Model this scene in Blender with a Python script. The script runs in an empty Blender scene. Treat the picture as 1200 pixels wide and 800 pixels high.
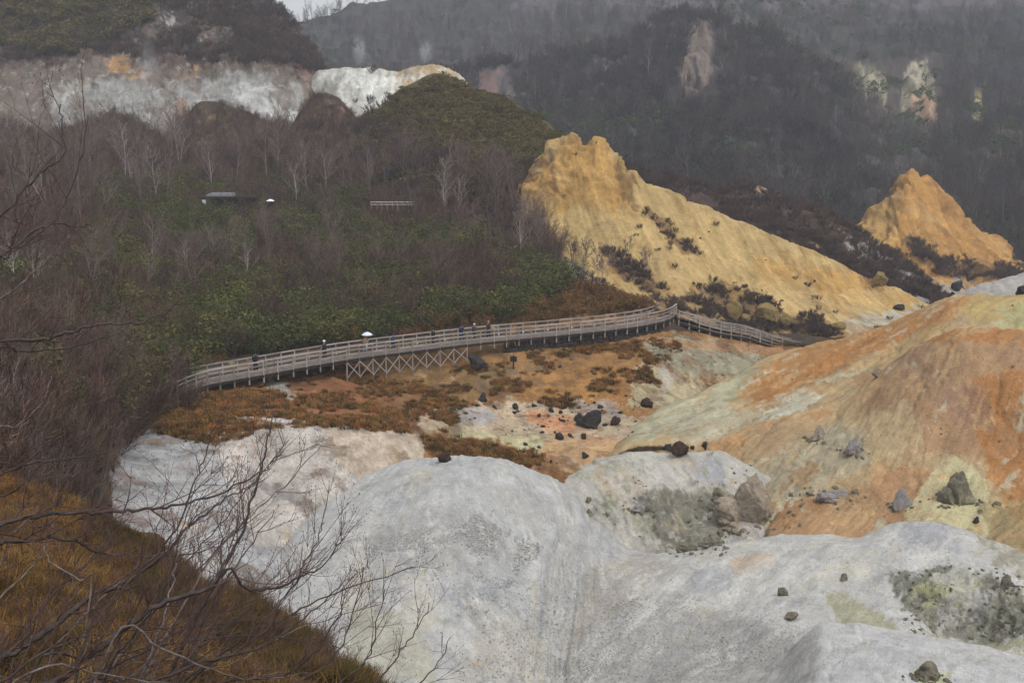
import bpy, math, random
import numpy as np
from mathutils import Vector, Matrix
R = random.Random(7); NR = np.random.RandomState(11)
S = bpy.context.scene
COL = S.collection
# ---------------------------------------------------------------- camera
F = 1300.0; PITCH = math.radians(12.1); CZ = 30.0
cam = bpy.data.objects.new('camera', bpy.data.cameras.new('camera')); COL.objects.link(cam)
cam.data.sensor_width = 36; cam.data.lens = 36 * F / 1200; cam.data.clip_end = 5000; cam.data.clip_start = 0.1
cam.location = (0, 0, CZ); cam.rotation_euler = (math.pi / 2 - PITCH, 0, 0); S.camera = cam
# ---------------------------------------------------------------- sky, sun, exposure
SUN_EL, SUN_ROT = math.radians(58), math.radians(150)
W = bpy.data.worlds.new('World'); S.world = W; W.use_nodes = True
wn = W.node_tree.nodes; wl = W.node_tree.links; wn.clear()
sky = wn.new('ShaderNodeTexSky'); sky.sky_type = 'NISHITA'; sky.sun_disc = False
sky.sun_elevation = SUN_EL; sky.sun_rotation = SUN_ROT; sky.air_density = 1.0; sky.dust_density = 6.0; sky.ozone_density = 1.0
hs = wn.new('ShaderNodeHueSaturation'); hs.inputs['Saturation'].default_value = 0.35
bg = wn.new('ShaderNodeBackground'); bg.inputs[1].default_value = 0.15
wo = wn.new('ShaderNodeOutputWorld')
wl.new(sky.outputs[0], hs.inputs['Color']); cl = wn.new('ShaderNodeMix'); cl.data_type = 'RGBA'; cl.inputs[0].default_value = 0.6; cl.inputs[7].default_value = (4.3, 4.4, 4.6, 1)
wl.new(hs.outputs[0], cl.inputs[6]); wl.new(cl.outputs[2], bg.inputs[0]); wl.new(bg.outputs[0], wo.inputs[0])
sd = bpy.data.lights.new('sun', 'SUN'); sd.energy = 1.2; sd.angle = math.radians(30); sd.color = (1, 0.97, 0.94)
so = bpy.data.objects.new('sun', sd); COL.objects.link(so)
# direction to the sun: the sky's rotation is measured clockwise from +Y
sv = Vector((math.sin(SUN_ROT) * math.cos(SUN_EL), math.cos(SUN_ROT) * math.cos(SUN_EL), math.sin(SUN_EL)))
so.rotation_euler = sv.to_track_quat('Z', 'Y').to_euler()
S.view_settings.view_transform = 'Standard'; S.view_settings.look = 'None'
S.view_settings.exposure = 0.46; S.view_settings.gamma = 1
S.cycles.max_bounces = 5; S.cycles.diffuse_bounces = 3; S.cycles.volume_bounces = 0; S.cycles.transparent_max_bounces = 8
HAZE = 0.00042

# ---------------------------------------------------------------- helpers
def lin(c):
    return tuple(((v / 255) / 12.92 if v <= 10 else ((v / 255 + 0.055) / 1.055) ** 2.4) for v in c)
def tag(o, label=None, cat=None, group=None, kind=None):
    if label: o['label'] = label
    if cat: o['category'] = cat
    if group: o['group'] = group
    if kind: o['kind'] = kind
    return o
def link(o, parent=None):
    COL.objects.link(o)
    if parent is not None: o.parent = parent
    return o
def empty(name, loc=(0, 0, 0), rz=0):
    o = bpy.data.objects.new(name, None); o.location = loc; o.rotation_euler = (0, 0, rz); o.empty_display_size = 0.2
    return link(o)
_ang = np.arctan
def slope(py):
    return np.tan(PITCH + np.arctan((np.asarray(py, float) - 400) / F))
def ray_x(px, py):
    v = (np.asarray(py, float) - 400) / F
    return ((np.asarray(px, float) - 600) / F) / (math.cos(PITCH) - v * math.sin(PITCH))
def unproj(px, py, Y):
    return np.stack([ray_x(px, py) * Y, Y * np.ones_like(ray_x(px, py)), CZ - Y * slope(py)], -1)
def proj(P):
    y = P[..., 1]; z = P[..., 2] - CZ
    f = y * math.cos(PITCH) - z * math.sin(PITCH); u = y * math.sin(PITCH) + z * math.cos(PITCH)
    f = np.maximum(f, 0.01)
    return 600 + F * P[..., 0] / f, 400 - F * u / f
def Z(px, py, z):
    return (px, py, float((CZ - z) / slope(py)))

_perm = np.random.RandomState(3).permutation(256); _perm = np.concatenate([_perm, _perm, _perm])
_g = np.random.RandomState(5).normal(size=(256, 3)); _g /= np.linalg.norm(_g, axis=1)[:, None]
def perlin(P):
    P = np.asarray(P, float); i = np.floor(P).astype(int); f = P - i; i &= 255
    w = f * f * f * (f * (f * 6 - 15) + 10); out = 0
    for a in (0, 1):
        for b in (0, 1):
            for c in (0, 1):
                h = _perm[_perm[_perm[(i[..., 0] + a) & 255] + ((i[..., 1] + b) & 255)] + ((i[..., 2] + c) & 255)]
                d = f - np.array([a, b, c])
                g = (_g[h & 255] * d).sum(-1)
                out = out + g * (w[..., 0] if a else 1 - w[..., 0]) * (w[..., 1] if b else 1 - w[..., 1]) * (w[..., 2] if c else 1 - w[..., 2])
    return out * 1.4
def fbm(P, octv=4, gain=0.5, ridge=False):
    P = np.asarray(P, float); a = 1; s = 0; t = 0
    for k in range(octv):
        n = perlin(P * (2.03 ** k) + 17.3 * k)
        if ridge: n = 0.55 - 2 * np.abs(n)
        s = s + a * n; t += a; a *= gain
    return s / t
def smooth(a, b, x):
    t = np.clip((x - a) / (b - a), 0, 1); return t * t * (3 - 2 * t)
def mesh_obj(name, V, Fc, mat=None, parent=None, smooth_shade=False):
    me = bpy.data.meshes.new(name); V = np.asarray(V, np.float32)
    if isinstance(Fc, np.ndarray):
        n = Fc.shape[1]; me.vertices.add(len(V)); me.vertices.foreach_set('co', V.ravel())
        me.loops.add(Fc.size); me.loops.foreach_set('vertex_index', Fc.astype(np.int32).ravel())
        me.polygons.add(len(Fc)); me.polygons.foreach_set('loop_start', np.arange(len(Fc), dtype=np.int32) * n)
        me.update(calc_edges=True); me.validate()
    else:
        me.from_pydata(V.tolist(), [], Fc); me.update()
    if smooth_shade: me.polygons.foreach_set('use_smooth', [True] * len(me.polygons))
    o = bpy.data.objects.new(name, me)
    if mat: me.materials.append(mat)
    if parent is not False: link(o, parent)
    return o

# ---------------------------------------------------------------- materials
def nt(name):
    m = bpy.data.materials.new(name); m.use_nodes = True; t = m.node_tree; t.nodes.clear()
    out = t.nodes.new('ShaderNodeOutputMaterial'); b = t.nodes.new('ShaderNodeBsdfPrincipled')
    b.inputs['Roughness'].default_value = 0.92; b.inputs['Specular IOR Level'].default_value = 0.15
    t.links.new(b.outputs[0], out.inputs[0]); return m, t, b
def noise_node(t, vec, scale, detail=5, rough=0.6, dist=0.0):
    n = t.nodes.new('ShaderNodeTexNoise'); n.inputs['Scale'].default_value = scale; n.inputs['Detail'].default_value = detail
    n.inputs['Roughness'].default_value = rough; n.inputs['Distortion'].default_value = dist
    if vec is not None: t.links.new(vec, n.inputs['Vector'])
    return n.outputs[0]
def maprange(t, v, a, b, c, d):
    n = t.nodes.new('ShaderNodeMapRange'); t.links.new(v, n.inputs[0])
    for i, x in enumerate((a, b, c, d)): n.inputs[i + 1].default_value = x
    return n.outputs[0]
def math_node(t, op, a, b):
    n = t.nodes.new('ShaderNodeMath'); n.operation = op
    for i, x in enumerate((a, b)):
        if isinstance(x, (int, float)): n.inputs[i].default_value = x
        else: t.links.new(x, n.inputs[i])
    return n.outputs[0]
def mixc(t, fac, a, b, mode='MIX'):
    n = t.nodes.new('ShaderNodeMix'); n.data_type = 'RGBA'; n.blend_type = mode
    if isinstance(fac, (int, float)): n.inputs[0].default_value = fac
    else: t.links.new(fac, n.inputs[0])
    for i, x in ((6, a), (7, b)):
        if isinstance(x, tuple): n.inputs[i].default_value = (*x[:3], 1)
        else: t.links.new(x, n.inputs[i])
    return n.outputs[2]
def ground_mat(name, sc=1.0, speck=(60, 55, 48), speck_amt=0.25, pale=(205, 203, 198), pale_amt=0.25, streak=0.35, bump=0.5, var=0.35, grit=0.9):
    """colour from the painted 'tint' attribute, broken up by mineral noise, run-off streaks and grit"""
    m, t, b = nt(name)
    at = t.nodes.new('ShaderNodeAttribute'); at.attribute_name = 'tint'
    uv = t.nodes.new('ShaderNodeAttribute'); uv.attribute_name = 'flow'
    tc = t.nodes.new('ShaderNodeTexCoord'); P = tc.outputs['Object']
    n1 = noise_node(t, P, 0.35 * sc, 6, 0.65, 0.6); n2 = noise_node(t, P, 2.2 * sc, 5, 0.7); n3 = noise_node(t, P, 11 * sc, 3, 0.7)
    mp = t.nodes.new('ShaderNodeMapping'); mp.inputs['Scale'].default_value = (1.5 * sc, 0.16 * sc, 1); t.links.new(uv.outputs['Vector'], mp.inputs[0])
    ns = noise_node(t, mp.outputs[0], 1.0, 6, 0.7, 0.5)
    v = maprange(t, n1, 0.3, 0.7, 1 - var, 1 + var)
    v = math_node(t, 'MULTIPLY', v, maprange(t, n2, 0.3, 0.7, 1 - var * 0.55, 1 + var * 0.55))
    v = math_node(t, 'MULTIPLY', v, maprange(t, n3, 0.3, 0.7, 0.88, 1.12))
    v = math_node(t, 'MULTIPLY', v, maprange(t, ns, 0.32, 0.68, 1 - streak, 1 + streak))
    comb = t.nodes.new('ShaderNodeCombineColor')
    for i in range(3): t.links.new(v, comb.inputs[i])
    c = mixc(t, 1.0, at.outputs['Color'], comb.outputs[0], 'MULTIPLY')
    np_ = noise_node(t, P, 0.9 * sc, 7, 0.72, 1.0)
    c = mixc(t, maprange(t, np_, 0.56, 0.70, 0, pale_amt), c, lin(pale))
    nsp = noise_node(t, P, 3.3 * sc, 7, 0.8, 0.3)
    c = mixc(t, maprange(t, nsp, 0.60, 0.70, 0, speck_amt), c, lin(speck))
    vo = t.nodes.new('ShaderNodeTexVoronoi'); vo.inputs['Scale'].default_value = 7.5 * sc; vo.inputs['Randomness'].default_value = 1; t.links.new(P, vo.inputs['Vector'])
    sx = t.nodes.new('ShaderNodeSeparateColor'); t.links.new(vo.outputs['Color'], sx.inputs[0])
    inside = maprange(t, vo.outputs['Distance'], 0.30, 0.38, 1, 0); few = maprange(t, sx.outputs[0], 0.62, 0.66, 0, 1)
    zone = maprange(t, noise_node(t, P, 0.5 * sc, 4, 0.7), 0.45, 0.62, 0.12, 1.0)
    pb = math_node(t, 'MULTIPLY', math_node(t, 'MULTIPLY', inside, few), zone)
    gv = maprange(t, sx.outputs[1], 0, 1, 0.35, 1.55); cg = t.nodes.new('ShaderNodeCombineColor')
    for i in range(3): t.links.new(gv, cg.inputs[i])
    c = mixc(t, math_node(t, 'MULTIPLY', pb, grit), c, mixc(t, 1.0, c, cg.outputs[0], 'MULTIPLY'))
    n4 = noise_node(t, P, 6 * sc, 4, 0.8); cg2 = t.nodes.new('ShaderNodeCombineColor'); g4 = maprange(t, n4, 0.3, 0.7, 0.84, 1.16)
    for i in range(3): t.links.new(g4, cg2.inputs[i])
    c = mixc(t, 1.0, c, cg2.outputs[0], 'MULTIPLY')
    t.links.new(c, b.inputs['Base Color'])
    bp = t.nodes.new('ShaderNodeBump'); bp.inputs['Strength'].default_value = bump; bp.inputs['Distance'].default_value = 0.25 / sc
    h = math_node(t, 'ADD', math_node(t, 'MULTIPLY', n2, 0.8), math_node(t, 'MULTIPLY', n3, 0.4))
    h = math_node(t, 'ADD', h, math_node(t, 'MULTIPLY', ns, 0.7)); h = math_node(t, 'ADD', h, math_node(t, 'MULTIPLY', pb, 0.35)); h = math_node(t, 'ADD', h, math_node(t, 'MULTIPLY', n4, 0.5))
    t.links.new(h, bp.inputs['Height']); t.links.new(bp.outputs[0], b.inputs['Normal'])
    return m
def plant_mat(name, cols, rough=0.8, inst=True):
    """colour picked per plant and varied leaf by leaf"""
    m, t, b = nt(name); b.inputs['Roughness'].default_value = rough
    oi = t.nodes.new('ShaderNodeObjectInfo'); cr = t.nodes.new('ShaderNodeValToRGB'); cr.color_ramp.interpolation = 'LINEAR'
    while len(cr.color_ramp.elements) < len(cols): cr.color_ramp.elements.new(0.5)
    for i, c in enumerate(cols):
        cr.color_ramp.elements[i].position = i / max(1, len(cols) - 1); cr.color_ramp.elements[i].color = (*lin(c), 1)
    t.links.new(oi.outputs['Random'], cr.inputs[0])
    g = t.nodes.new('ShaderNodeNewGeometry')
    v = maprange(t, g.outputs['Random Per Island'], 0, 1, 0.6, 1.4)
    comb = t.nodes.new('ShaderNodeCombineColor')
    for i in range(3): t.links.new(v, comb.inputs[i])
    t.links.new(mixc(t, 1.0, cr.outputs[0], comb.outputs[0], 'MULTIPLY'), b.inputs['Base Color'])
    return m
def plain_mat(name, c, rough=0.85, var=0.25, sc=4.0, spec=0.2, c2=None, bump=0.0):
    m, t, b = nt(name); b.inputs['Roughness'].default_value = rough; b.inputs['Specular IOR Level'].default_value = spec
    tc = t.nodes.new('ShaderNodeTexCoord'); n = noise_node(t, tc.outputs['Object'], sc, 6, 0.7, 0.4)
    a = lin(c); d = lin(c2) if c2 else tuple(x * (1 - 1.6 * var) for x in a)
    up = tuple(min(1, x * (1 + var)) for x in a)
    t.links.new(mixc(t, maprange(t, n, 0.38, 0.62, 0, 1), d, up), b.inputs['Base Color'])
    if bump:
        bp = t.nodes.new('ShaderNodeBump'); bp.inputs['Strength'].default_value = bump; bp.inputs['Distance'].default_value = 0.1
        t.links.new(n, bp.inputs['Height']); t.links.new(bp.outputs[0], b.inputs['Normal'])
    return m

# ---------------------------------------------------------------- terrain sheets
def interp_row(row, xs, lin_=0):
    row = sorted(row); X = np.array([r[0] for r in row], float)
    out = []
    if lin_:
        for k in (1, 2):
            v = np.interp(xs, X, np.array([r[k] for r in row], float)); w = lin_ if k == 1 else 9; v = np.pad(v, w, mode='edge')
            out.append(np.convolve(v, np.ones(2 * w + 1) / (2 * w + 1), 'valid'))
        return out
    for k in (1, 2):
        Yv = np.array([r[k] for r in row], float)
        # monotone-ish cubic (Catmull-Rom slopes limited)
        h = np.diff(X); d = np.diff(Yv) / h; m = np.zeros_like(Yv); m[0] = d[0]; m[-1] = d[-1]
        for i in range(1, len(X) - 1):
            m[i] = 0 if d[i - 1] * d[i] <= 0 else 2 * d[i - 1] * d[i] / (d[i - 1] + d[i])
        j = np.clip(np.searchsorted(X, xs) - 1, 0, len(X) - 2); t = np.clip((xs - X[j]) / h[j], 0, 1)
        out.append(Yv[j] * (1 + 2 * t) * (1 - t) ** 2 + h[j] * m[j] * t * (1 - t) ** 2 + Yv[j + 1] * t * t * (3 - 2 * t) + h[j] * m[j + 1] * t * t * (t - 1))
    return out
SHEETS = []
def runs(dx, dy):
    h = math.hypot(dx, dy); dx /= h; dy /= h
    return lambda P: (P[..., 0] * dy - P[..., 1] * dx, P[..., 0] * dx + P[..., 1] * dy)
def runs_mounds(P):
    # the left mound sheds in all directions from its top, the right one down to the left; they meet in the gully
    ax, ay = -4.0, 90.0; dx = P[..., 0] - ax; dy = P[..., 1] - ay; r = np.hypot(dx, dy) + 3
    th = np.arctan2(dx, -dy); px, py = proj(P); gx = np.interp(py, [606, 625, 655, 715, 768, 900], [694, 690, 672, 662, 650, 640])
    U2, L2 = runs(-0.62, -0.78)(P); w = 1 - smooth(-45, 45, px - gx)
    return w * th * 22 + (1 - w) * U2, w * r + (1 - w) * L2
def poly_mask(px, py, poly, soft, warp):
    """1 inside the polygon, falling to 0 over soft pixels, with a ragged edge"""
    P = np.array(poly, float); Q = np.roll(P, -1, 0); inside = np.zeros(px.shape, bool); dist = np.full(px.shape, 1e9)
    for (x0, y0), (x1, y1) in zip(P, Q):
        c = ((y0 > py) != (y1 > py))
        with np.errstate(divide='ignore', invalid='ignore'):
            xi = (x1 - x0) * (py - y0) / (y1 - y0 + 1e-12) + x0
        inside ^= c & (px < xi)
        dx, dy = x1 - x0, y1 - y0; L = dx * dx + dy * dy + 1e-9
        tt = np.clip(((px - x0) * dx + (py - y0) * dy) / L, 0, 1)
        dist = np.minimum(dist, np.hypot(px - x0 - tt * dx, py - y0 - tt * dy))
    sd_ = np.where(inside, dist, -dist) + warp
    return smooth(-soft, soft, sd_)
def sheet(name, x0, x1, rows, base, paint=(), mat=None, step=2.0, vstep=2.0, disp=0.3, dfreq=0.12, ridge_amp=0.0, gully=0.0, gfreq=0.3,
          back=(30, 1.0), detail=0.0, masks=(), warp_amp=15, label=None, lin_=0, mottle=(), dfr=1.1, wf=0.25, rills=0.0, rfreq=0.25, crust=0.05, sat=0.8, flow=None, hue=(1, 1, 1)):
    xs = np.arange(x0, x1 + step, step); rr = [interp_row(r, xs, (lin_ if i == 0 else 7) if lin_ else 0) for i, r in enumerate(rows)]
    PY = np.array([r[0] for r in rr]); YY = np.array([r[1] for r in rr]); ZZ = CZ - YY * slope(PY)
    XR = ray_x(xs[None, :], PY)                                 # x over Y
    # rows behind the ridge, so that the hill has a far side
    d1, s1 = back
    kb = [0.12, 0.4, 1.0]
    Yb = np.array([YY[0] + d1 * k for k in kb[::-1]]); Zb = np.array([ZZ[0] - d1 * s1 * (k * k * 0.6 + k * 0.4) for k in kb[::-1]])
    Xb = np.array([XR[0]] * 3)
    YY = np.vstack([Yb, YY]); ZZ = np.vstack([Zb, ZZ]); XR = np.vstack([Xb, XR])
    K = len(YY); segs = []
    for i in range(K - 1):
        if i < 3: n = 6
        else: n = int(max(2, np.ceil(np.percentile(np.abs(PY[i - 2] - PY[i - 3]), 80) / vstep)))
        m0 = (YY[i + 1] - YY[i - 1]) / 2 if i > 0 else YY[1] - YY[0]
        def cr(A):
            a, b_ = A[i], A[i + 1]; p = A[i - 1] if i > 0 else 2 * a - b_; q = A[i + 2] if i + 2 < K else 2 * b_ - a
            t = np.arange(n)[:, None] / n
            return 0.5 * (2 * a + (b_ - p) * t + (2 * p - 5 * a + 4 * b_ - q) * t ** 2 + (3 * a - p - 3 * b_ + q) * t ** 3)
        segs.append((cr(YY), cr(ZZ), cr(XR), i >= 3))
    Y = np.vstack([s[0] for s in segs] + [YY[-1:]]); Zz = np.vstack([s[1] for s in segs] + [ZZ[-1:]]); X = np.vstack([s[2] for s in segs] + [XR[-1:]]) * Y
    front = np.concatenate([np.full(len(s[0]), s[3]) for s in segs] + [[True]])
    P = np.stack([X, Y, Zz], -1); nr, nc = X.shape
    du = np.gradient(P, axis=1); dv = np.gradient(P, axis=0); N = np.cross(dv, du); N /= np.linalg.norm(N, axis=-1)[..., None] + 1e-9
    N[N[..., 2] < 0] *= -1
    U = X.copy(); L = np.concatenate([np.zeros((1, nc)), np.cumsum(np.linalg.norm(np.diff(P, axis=0), axis=-1), 0)])
    if flow is not None: U, L = flow(P)
    FL = np.stack([U, L, Zz * 0], -1)
    A = disp * fbm(P * dfreq, 5, 0.5)
    if ridge_amp: A = A + ridge_amp * fbm(P * dfreq * 1.7 + 9, 5, 0.55, ridge=True)
    if gully: A = A + gully * fbm(np.stack([U * gfreq, L * gfreq * 0.13, U * 0], -1) + 5, 4, 0.55, ridge=True)
    if detail: A = A + detail * (fbm(P * dfr, 5, 0.68) + 0.7 * fbm(P * dfr * 0.7 + 40, 4, 0.6, ridge=True))
    for (poly, soft, amp, fr, rg) in masks:
        qx, qy = proj(P); mk = poly_mask(qx, qy, poly, soft, 0)
        A = A + mk * amp * fbm(P * fr + 3, 5, 0.6, ridge=rg)
    wn1 = fbm(P * wf + 31, 4, 0.6); wn2 = fbm(P * wf * 4 + 71, 4, 0.65); wn3 = fbm(np.stack([U * wf * 6, L * wf * 1.1, U * 0], -1) + 7, 4, 0.65)
    wh = fbm(P * wf * 9 + 13, 4, 0.75) * 0.7 + wn3 * 0.6
    MM = []
    for i_, (rgb, fu, fv, thr, amt) in enumerate(mottle):       # mineral crusts, drawn out down the slope, a little proud of the ground
        nn = fbm(np.stack([U * fu, L * fv, U * 0 + 9.7 * i_ + 3], -1) + wn1[..., None] * 0.8, 5, 0.68)
        mm = smooth(thr - 0.03, thr + 0.06, nn); MM.append(mm); A = A + crust * mm * (1 if i_ % 2 else -0.8)
    RL = 0
    if rills:                                                   # narrow run-off channels that wander down the slope
        for k_, (ff, aa) in enumerate(((1, 1), (2.3, 0.5), (5.1, 0.25))):
            nn = perlin(np.stack([U * rfreq * ff + wn1 * 0.9, L * rfreq * ff * 0.16, U * 0 + 4.4 * k_], -1) + 2.2); ch = np.exp(-(nn / 0.07) ** 2) * aa * smooth(-0.25, 0.2, wn2 + 0.2)
            RL = RL + ch
        A = A - rills * RL
    P = P + N * A[..., None]
    px, py = proj(P)
    # colour
    C = np.ones((nr, nc, 3)) * np.array(lin(base))
    soft_k = 0.5
    for it in paint:
        poly, rgb, soft = it[0], it[1], it[2]; amt = it[3] if len(it) > 3 else 1.0; wa = it[4] if len(it) > 4 else warp_amp
        mk = poly_mask(px, py, poly, soft * soft_k, wa * (wn1 * 1.1 + wn2 * 0.9 + wn3 * 1.0)); mk = smooth(0.2, 0.8, mk + wh * 0.9 * (mk > 0.01) * (mk < 0.99)) * amt
        mk = mk * np.clip(1 - 0.5 * smooth(0.1, 0.5, wh * 1.2 + wn1 * 0.5), 0, 1)
        C = C + (np.array(lin(rgb)) - C) * mk[..., None]
    for (rgb, fu, fv, thr, amt), mm in zip(mottle, MM):
        C = C + (np.array(lin(rgb)) - C) * (mm * amt)[..., None]
    C = C * (1 + 0.22 * wn2 + 0.16 * wh)[..., None]
    C = C + (C.mean(-1, keepdims=True) * np.array([1.03, 1.0, 0.96]) - C) * (1 - sat)
    C = C * np.array(hue)
    idx = np.arange(nr * nc).reshape(nr, nc)
    Fq = np.stack([idx[:-1, :-1], idx[1:, :-1], idx[1:, 1:], idx[:-1, 1:]], -1).reshape(-1, 4)
    o = mesh_obj(name, P.reshape(-1, 3), Fq, mat, None, True)
    a = o.data.attributes.new('tint', 'FLOAT_COLOR', 'POINT'); a.data.foreach_set('color', np.concatenate([C.reshape(-1, 3), np.ones((nr * nc, 1))], 1).astype(np.float32).ravel())
    a = o.data.attributes.new('flow', 'FLOAT_VECTOR', 'POINT'); a.data.foreach_set('vector', FL.reshape(-1, 3).astype(np.float32).ravel())
    tag(o, kind='structure')
    if label: o['label'] = label
    fr = np.repeat(front[:, None], nc, 1)
    SHEETS.append(dict(name=name, P=P[fr].reshape(-1, 3), px=px[fr], py=py[fr], N=N[fr].reshape(-1, 3)))
    return o
def at(px, py, names=None, rad=5.0):
    """ground point under a place in view (nearest surface wins)"""
    best = None
    for s in SHEETS:
        if names and s['name'] not in names: continue
        d = np.hypot(s['px'] - px, s['py'] - py); k = np.where(d < rad)[0]
        if len(k) == 0: continue
        k = k[np.argsort(d[k])[:6]]; j = k[np.argmin(d[k])]
        y = s['P'][j, 1]
        if best is None or y < best[0]: best = (y, s['P'][j].copy())
    return Vector(best[1]) if best else None
def pick(name, poly, n, clump=0.0, cf=0.15, seed=0, soft=4, warp=10):
    """n random ground points of a sheet inside an outline, in patches when clump > 0"""
    rs = np.random.RandomState(seed + 100); s = [q for q in SHEETS if q['name'] == name][0]
    w = poly_mask(s['px'], s['py'], poly, soft, warp * fbm(s['P'] * 0.2 + 50, 3))
    if clump: w = w * smooth(clump - 0.15, clump + 0.15, fbm(s['P'] * cf + seed, 4, 0.55) * 1.2 + 0.5)
    if w.sum() < 1e-6: return np.zeros((0, 3))
    k = rs.choice(len(w), n, p=w / w.sum())
    P = s['P'][k] + 0; sp = P[:, 1:2] / F * 2.0
    P[:, :2] += rs.uniform(-1, 1, (n, 2)) * sp
    return P

# ================================================================= TERRAIN
M_far = ground_mat('mountain_soil', 0.25, speck=(45, 42, 42), speck_amt=0.3, pale=(120, 112, 105), pale_amt=0.12, streak=0.2, bump=0.4, var=0.4)
M_wood = ground_mat('woodland_soil', 0.8, speck=(52, 44, 40), speck_amt=0.5, pale=(120, 95, 60), pale_amt=0.25, streak=0.15, bump=0.5, var=0.45)
M_yel = ground_mat('sulphur_slope', 0.6, speck=(95, 68, 45), speck_amt=0.45, pale=(205, 178, 128), pale_amt=0.35, streak=0.22, bump=0.6, var=0.25)
M_white = ground_mat('hydrothermal_clay', 1.6, speck=(112, 110, 100), speck_amt=0.45, pale=(205, 204, 200), pale_amt=0.5, streak=0.06, bump=1.0, var=0.18)
M_or = ground_mat('rust_clay', 1.1, speck=(120, 75, 45), speck_amt=0.35, pale=(196, 164, 128), pale_amt=0.35, streak=0.14, bump=0.8, var=0.18)
M_grass = ground_mat('grass_soil', 1.4, speck=(55, 40, 28), speck_amt=0.5, pale=(160, 120, 70), pale_amt=0.3, streak=0.1, bump=0.7, var=0.4)
M_crater = ground_mat('crater_wall', 0.55, speck=(80, 78, 72), speck_amt=0.6, pale=(200, 200, 195), pale_amt=0.5, streak=0.25, bump=0.6, var=0.3)

g = mesh_obj('ground', [(-3000, -600, -16), (3000, -600, -16), (3000, 4000, -16), (-3000, 4000, -16)], [(0, 1, 2, 3)], plain_mat('base_soil', (90, 80, 68), sc=0.05))
tag(g, kind='structure')
# far wooded mountain
sheet('mountain', -200, 1500, [
    [(-200, 60, 600), (200, 50, 600), (300, 34, 590), (350, 26, 580), (400, 14, 575), (500, -12, 570), (700, -60, 570), (1000, -110, 580), (1500, -130, 600)],
    [(-200, 90, 520), (300, 80, 510), (500, 45, 500), (700, 20, 500), (1000, -20, 510), (1500, -30, 520)],
    [(-200, 130, 420), (300, 120, 420), (500, 100, 420), (700, 80, 430), (1000, 60, 440), (1500, 50, 440)],
    [(-200, 180, 340), (500, 170, 340), (700, 160, 340), (1000, 140, 350), (1100, 150, 345), (1500, 130, 350)],
    [(-200, 230, 280), (600, 240, 280), (800, 240, 270), (1000, 230, 270), (1500, 230, 280)],
    [(-200, 300, 230), (600, 330, 230), (1000, 340, 220), (1500, 340, 220)]],
    (60, 57, 58), [
        ([(1030, 40), (1240, 20), (1240, 280), (1120, 260), (1090, 160)], (50, 46, 52), 20, 0.8), ([(850, 150), (1000, 150), (1200, 200), (1200, 270), (900, 260)], (70, 64, 66), 24, 0.8), ([(600, -60), (1300, -60), (1300, 10), (600, 10)], (84, 78, 84), 16, 0.9),
        ([(560, 110), (700, 90), (760, 150), (800, 290), (950, 310), (900, 180), (780, 130)], (62, 70, 56), 20, 0.7),
        ([(830, 20), (900, 25), (960, 50), (900, 70)], (78, 84, 66), 10, 0.6),
        ([(950, 70), (1100, 60), (1120, 150), (980, 150)], (84, 72, 62), 14, 0.6),
        ([(1005, 75), (1022, 80), (1040, 100), (1038, 120), (1012, 112)], (150, 144, 118), 4, 0.95, 8), ([(1050, 118), (1058, 100), (1068, 70), (1085, 72), (1098, 90), (1092, 138), (1062, 135)], (152, 144, 120), 4, 0.95, 8),
        ([(1066, 108), (1098, 112), (1096, 140), (1074, 134)], (150, 112, 84), 4, 0.8, 8), ([(1142, 108), (1152, 106), (1150, 146), (1142, 146)], (150, 134, 84), 3, 0.9, 5), ([(975, 84), (1003, 80), (1003, 96), (975, 100)], (112, 92, 60), 4, 0.8, 8), ([(980, 118), (990, 120), (990, 148), (982, 146)], (116, 108, 100), 3, 0.8, 6),
        ([(1170, 150), (1230, 150), (1230, 210), (1175, 190)], (110, 82, 62), 8, 0.8)],
    M_far, step=3, vstep=3, masks=[([(1005, 75), (1022, 80), (1042, 100), (1050, 118), (1058, 100), (1068, 70), (1085, 72), (1100, 90), (1098, 140), (1060, 140), (1020, 118), (1005, 110)], 6, 7, 0.09, True)], disp=9, dfreq=0.012, ridge_amp=8, back=(80, 0.6), wf=0.04, rills=6, rfreq=0.03, crust=0.3, detail=1.5, dfr=0.1, mottle=[((104, 92, 84), .04, .03, .3, .6), ((54, 60, 44), .03, .03, .15, .6)])
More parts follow.
